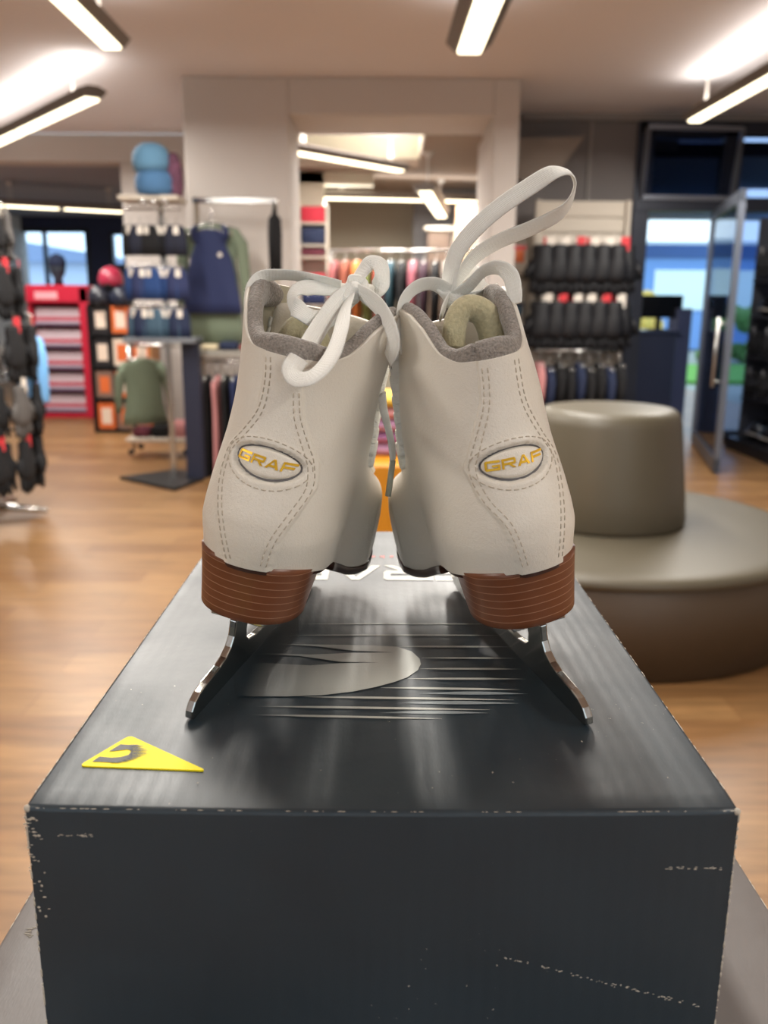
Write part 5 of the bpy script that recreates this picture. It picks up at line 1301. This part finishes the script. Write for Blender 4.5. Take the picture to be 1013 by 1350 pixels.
SKATES = {
 'left': dict(top=1.1,
   A=[(-7.7, 45.6, 167.6), (-5.9, 44.9, 157.3), (-6.3, 43.9, 142.6), (-11.9, 44.2, 130.8), (-18.4, 46.5, 120.4), (-19.0, 42.8, 109.4), (-16.7, 37.6, 99.5), (-10.6, 32.4, 83.1), (-5.7, 33.9, 69.1)],
   B=[(8.4, 45.7, 156.2), (11.3, 46.0, 143.0), (16.8, 48.0, 131.0), (21.4, 50.4, 121.5), (23.3, 48.1, 109.8), (19.2, 39.2, 97.2), (13.9, 33.9, 83.6), (11.3, 35.8, 69.3)],
   O=[(2.2, 37.7, 118.9), (-16.0, 43.4, 118.1), (16.6, 43.2, 115.9)],
   oang=-0.067,
   laces={'over': [(-30.6, 78.0, 177.8, 1.2, 4.9, 0.3), (-34.4, 84.0, 186.5, 2.0, 4.6, 0.4), (-36.0, 90.0, 194.6, 2.6, 4.2, -0.6), (-33.0, 95.0, 200.4, 1.6, 4.3, -2.0), (-22.8, 100.0, 203.5, 0.5, 4.2, -2.6), (-9.5, 104.0, 204.1, 0.2, 3.9, -3.1), (4.6, 106.0, 203.7, -0.2, 3.9, -3.2)],
     'loop_down': [(11.2, 106.0, 203.6, 3.2, 3.4, -1.6), (6.6, 98.0, 196.3, 3.7, 2.8, -1.9), (5.0, 80.0, 184.6, 3.9, 2.8, -1.4), (6.4, 55.0, 173.2, 3.7, 3.1, -1.3), (7.1, 40.0, 168.5, 3.8, 3.2, -0.5), (7.8, 34.0, 164.9, 3.3, 3.4, 1.5), (12.0, 30.0, 162.8, 1.5, 3.3, 3.5), (17.1, 29.0, 164.0, -1.3, 3.7, 3.1), (20.9, 33.0, 168.1, -2.9, 3.7, 1.7), (22.2, 44.0, 175.3, -3.4, 3.6, 0.6), (19.6, 62.0, 184.7, -3.3, 3.7, -0.4), (14.2, 84.0, 192.6, -2.7, 4.2, -0.6), (10.8, 104.0, 200.3, -2.6, 4.0, -1.4)],
     'loop_left': [(8.0, 107.0, 202.1, 0.5, 3.4, 3.6), (-2.6, 104.0, 200.9, 0.1, 3.5, 3.5), (-11.0, 98.0, 199.4, -0.3, 3.6, 3.4), (-13.9, 90.0, 195.6, -2.4, 4.0, 1.8), (-12.3, 84.0, 190.6, -3.2, 3.8, -0.3), (-5.2, 80.0, 187.6, -2.7, -3.1, -2.9), (1.1, 84.0, 185.9, -0.5, -3.5, -3.6), (6.2, 96.0, 188.4, 1.5, -3.6, -3.2), (10.1, 106.0, 197.1, 2.2, -3.6, -2.7)],
     'loop_right': [(10.9, 108.0, 206.7, -3.8, 3.2, 0.4), (13.1, 112.0, 213.5, -4.0, 2.8, 1.1), (15.6, 113.0, 218.0, -3.8, 2.3, 2.3), (20.8, 112.0, 218.3, 0.8, 3.3, 3.7), (24.1, 110.0, 212.7, 3.4, 3.4, 1.5), (22.9, 110.0, 205.0, 3.7, -3.0, -1.6), (17.0, 112.0, 204.9, 3.0, -3.1, -2.5), (13.2, 108.0, 204.0, 2.2, -3.6, -2.7)],
     'tail': [(15.6, 102.0, 202.9, -0.9, 3.6, -3.3), (24.8, 92.0, 201.0, -1.6, 2.9, -3.8), (33.8, 82.0, 197.0, -2.4, 3.0, -3.2), (40.8, 76.0, 190.1, -3.4, 3.1, -1.9), (43.5, 76.0, 183.3, -3.7, 3.3, -0.8), (41.3, 82.0, 175.3, -3.2, 3.8, 0.4)],
     'hanging': [(37.0, 110.0, 153.7, 1.6, 4.7, 0.4), (38.8, 114.0, 145.3, 2.0, 4.5, 0.5), (43.0, 117.0, 135.3, 1.6, 4.7, 0.4), (47.2, 118.0, 125.4, 1.7, 4.7, 0.4), (49.2, 118.0, 118.4, 1.2, 4.8, 0.3)],
     'aglet': [(49.2, 118.0, 118.4, 1.0, 4.9, 0.3), (50.4, 117.0, 107.9, 1.0, 4.9, 0.3), (51.4, 116.0, 98.2, 1.0, 4.9, 0.3)]},
   arch=[(-9.6, 86.0, 162.8), (-12.1, 86.0, 171.3), (-10.7, 86.0, 177.1), (-6.4, 86.0, 180.4), (-1.3, 86.0, 179.2), (3.0, 86.0, 173.6), (5.3, 86.0, 166.3)],
   knot=(11.6, 106.0, 203.7), tongue=190),
 'right': dict(top=0.77,
   A=[(-10.0, 47.3, 168.0), (-10.1, 45.9, 146.5), (-16.4, 47.1, 129.3), (-22.2, 49.6, 116.9), (-19.8, 41.5, 103.7), (-14.7, 34.4, 83.6), (-12.2, 36.0, 70.1)],
   B=[(6.1, 45.4, 169.9), (8.0, 45.4, 150.7), (14.6, 46.8, 133.8), (20.1, 48.2, 120.0), (17.9, 40.5, 105.9), (10.9, 32.6, 92.8), (6.4, 33.6, 70.9)],
   O=[(0.7, 38.1, 120.4), (15.1, 42.6, 117.9), (-18.8, 46.0, 118.0)],
   oang=-0.003,
   laces={'over': [(30.3, 100.0, 174.5, -2.0, 4.6, -0.4), (29.0, 100.0, 185.1, -2.7, 4.1, -0.6), (27.1, 100.0, 194.3, -3.4, 3.5, -1.1), (23.3, 100.0, 201.6, -2.7, 3.4, -2.5), (16.1, 101.0, 205.8, -0.9, 3.3, -3.6), (6.6, 103.0, 205.5, 1.0, 3.7, -3.2), (-1.1, 105.0, 199.7, 2.2, 3.6, -2.7)],
     'loop_big': [(-1.0, 105.0, 199.0, 2.8, 4.1, 0.6), (-2.7, 102.0, 208.6, 3.0, 3.7, 1.4), (-6.9, 98.0, 218.5, 2.8, 3.4, 2.4), (-15.8, 92.0, 227.5, 2.2, 3.0, 3.3), (-27.9, 84.0, 235.3, 1.8, 3.1, 3.5), (-41.5, 76.0, 241.5, 1.8, 3.2, 3.4), (-51.3, 70.0, 245.2, 0.7, 3.8, 3.2), (-58.9, 70.0, 243.9, -1.4, 4.6, 1.5), (-62.1, 72.0, 238.4, -1.9, 4.6, -0.3), (-60.1, 75.0, 231.7, -2.2, 4.3, -1.5), (-54.7, 80.0, 226.1, -1.9, 3.3, -3.2), (-43.0, 87.0, 222.4, -1.0, 3.0, -3.9), (-28.9, 94.0, 219.6, -1.0, 3.0, -3.9), (-16.8, 99.0, 214.8, -1.8, 2.8, -3.8), (-8.4, 103.0, 206.7, -2.9, 3.3, -2.5), (-3.0, 105.0, 198.6, -2.3, 4.3, -1.2)],
     'loop_right': [(-2.4, 104.0, 197.1, -0.6, 3.8, -3.2), (-10.5, 100.0, 200.8, -1.5, 3.4, -3.4), (-17.5, 96.0, 206.2, -1.9, 3.5, -3.0), (-23.7, 90.0, 207.0, 0.2, 3.7, -3.3), (-27.5, 84.0, 202.3, 2.8, 3.6, -2.0), (-26.8, 80.0, 195.0, 2.8, 4.1, -0.2), (-25.3, 78.0, 188.6, 1.9, 4.6, 0.8)],
     'tail': [(-3.0, 105.0, 196.2, -0.4, 4.4, -2.4), (-11.3, 108.0, 195.3, -0.5, 4.5, -2.1), (-22.9, 112.0, 195.4, -0.1, 4.6, -2.0), (-28.9, 114.0, 196.5, -0.1, 4.6, -2.0)],
     'loop_back': [(-2.5, 107.0, 199.4, 2.2, 4.4, -0.7), (-9.3, 112.0, 205.2, 1.7, 4.1, 2.3), (-18.8, 116.0, 208.1, -0.4, 4.4, 2.3), (-24.2, 116.0, 204.7, -2.3, 4.4, 0.7), (-18.4, 112.0, 199.4, -1.3, -4.3, -2.2), (-6.9, 107.0, 196.2, -0.8, -4.2, -2.5)],
     'inner': [(-0.4, 104.0, 197.5, -0.8, 4.3, -2.5), (4.7, 100.0, 192.4, -1.8, 4.4, -1.5), (7.7, 98.0, 188.4, -1.5, 4.7, -0.7)]},
   arch=[(7.1, 86.0, 174.1), (4.4, 86.0, 184.1), (0.1, 86.0, 190.0), (-5.6, 86.0, 190.7), (-11.4, 86.0, 186.5), (-14.0, 86.0, 178.3), (-14.0, 86.0, 168.7)],
   knot=(-2.1, 106.0, 198.7), tongue=186),
}
make_skate('ice_skate', 'left of the two white figure skates, lace bow flopping down over its grey collar', SKATES['left'], (-0.08999, 0.37035, ZB+.0003), R(-11.4), R(12), 1)
make_skate('ice_skate', 'right of the two white figure skates, with one long lace loop sticking up', SKATES['right'], (0.09523, 0.36709, ZB+.0003), R(12.7), R(-12), -1)
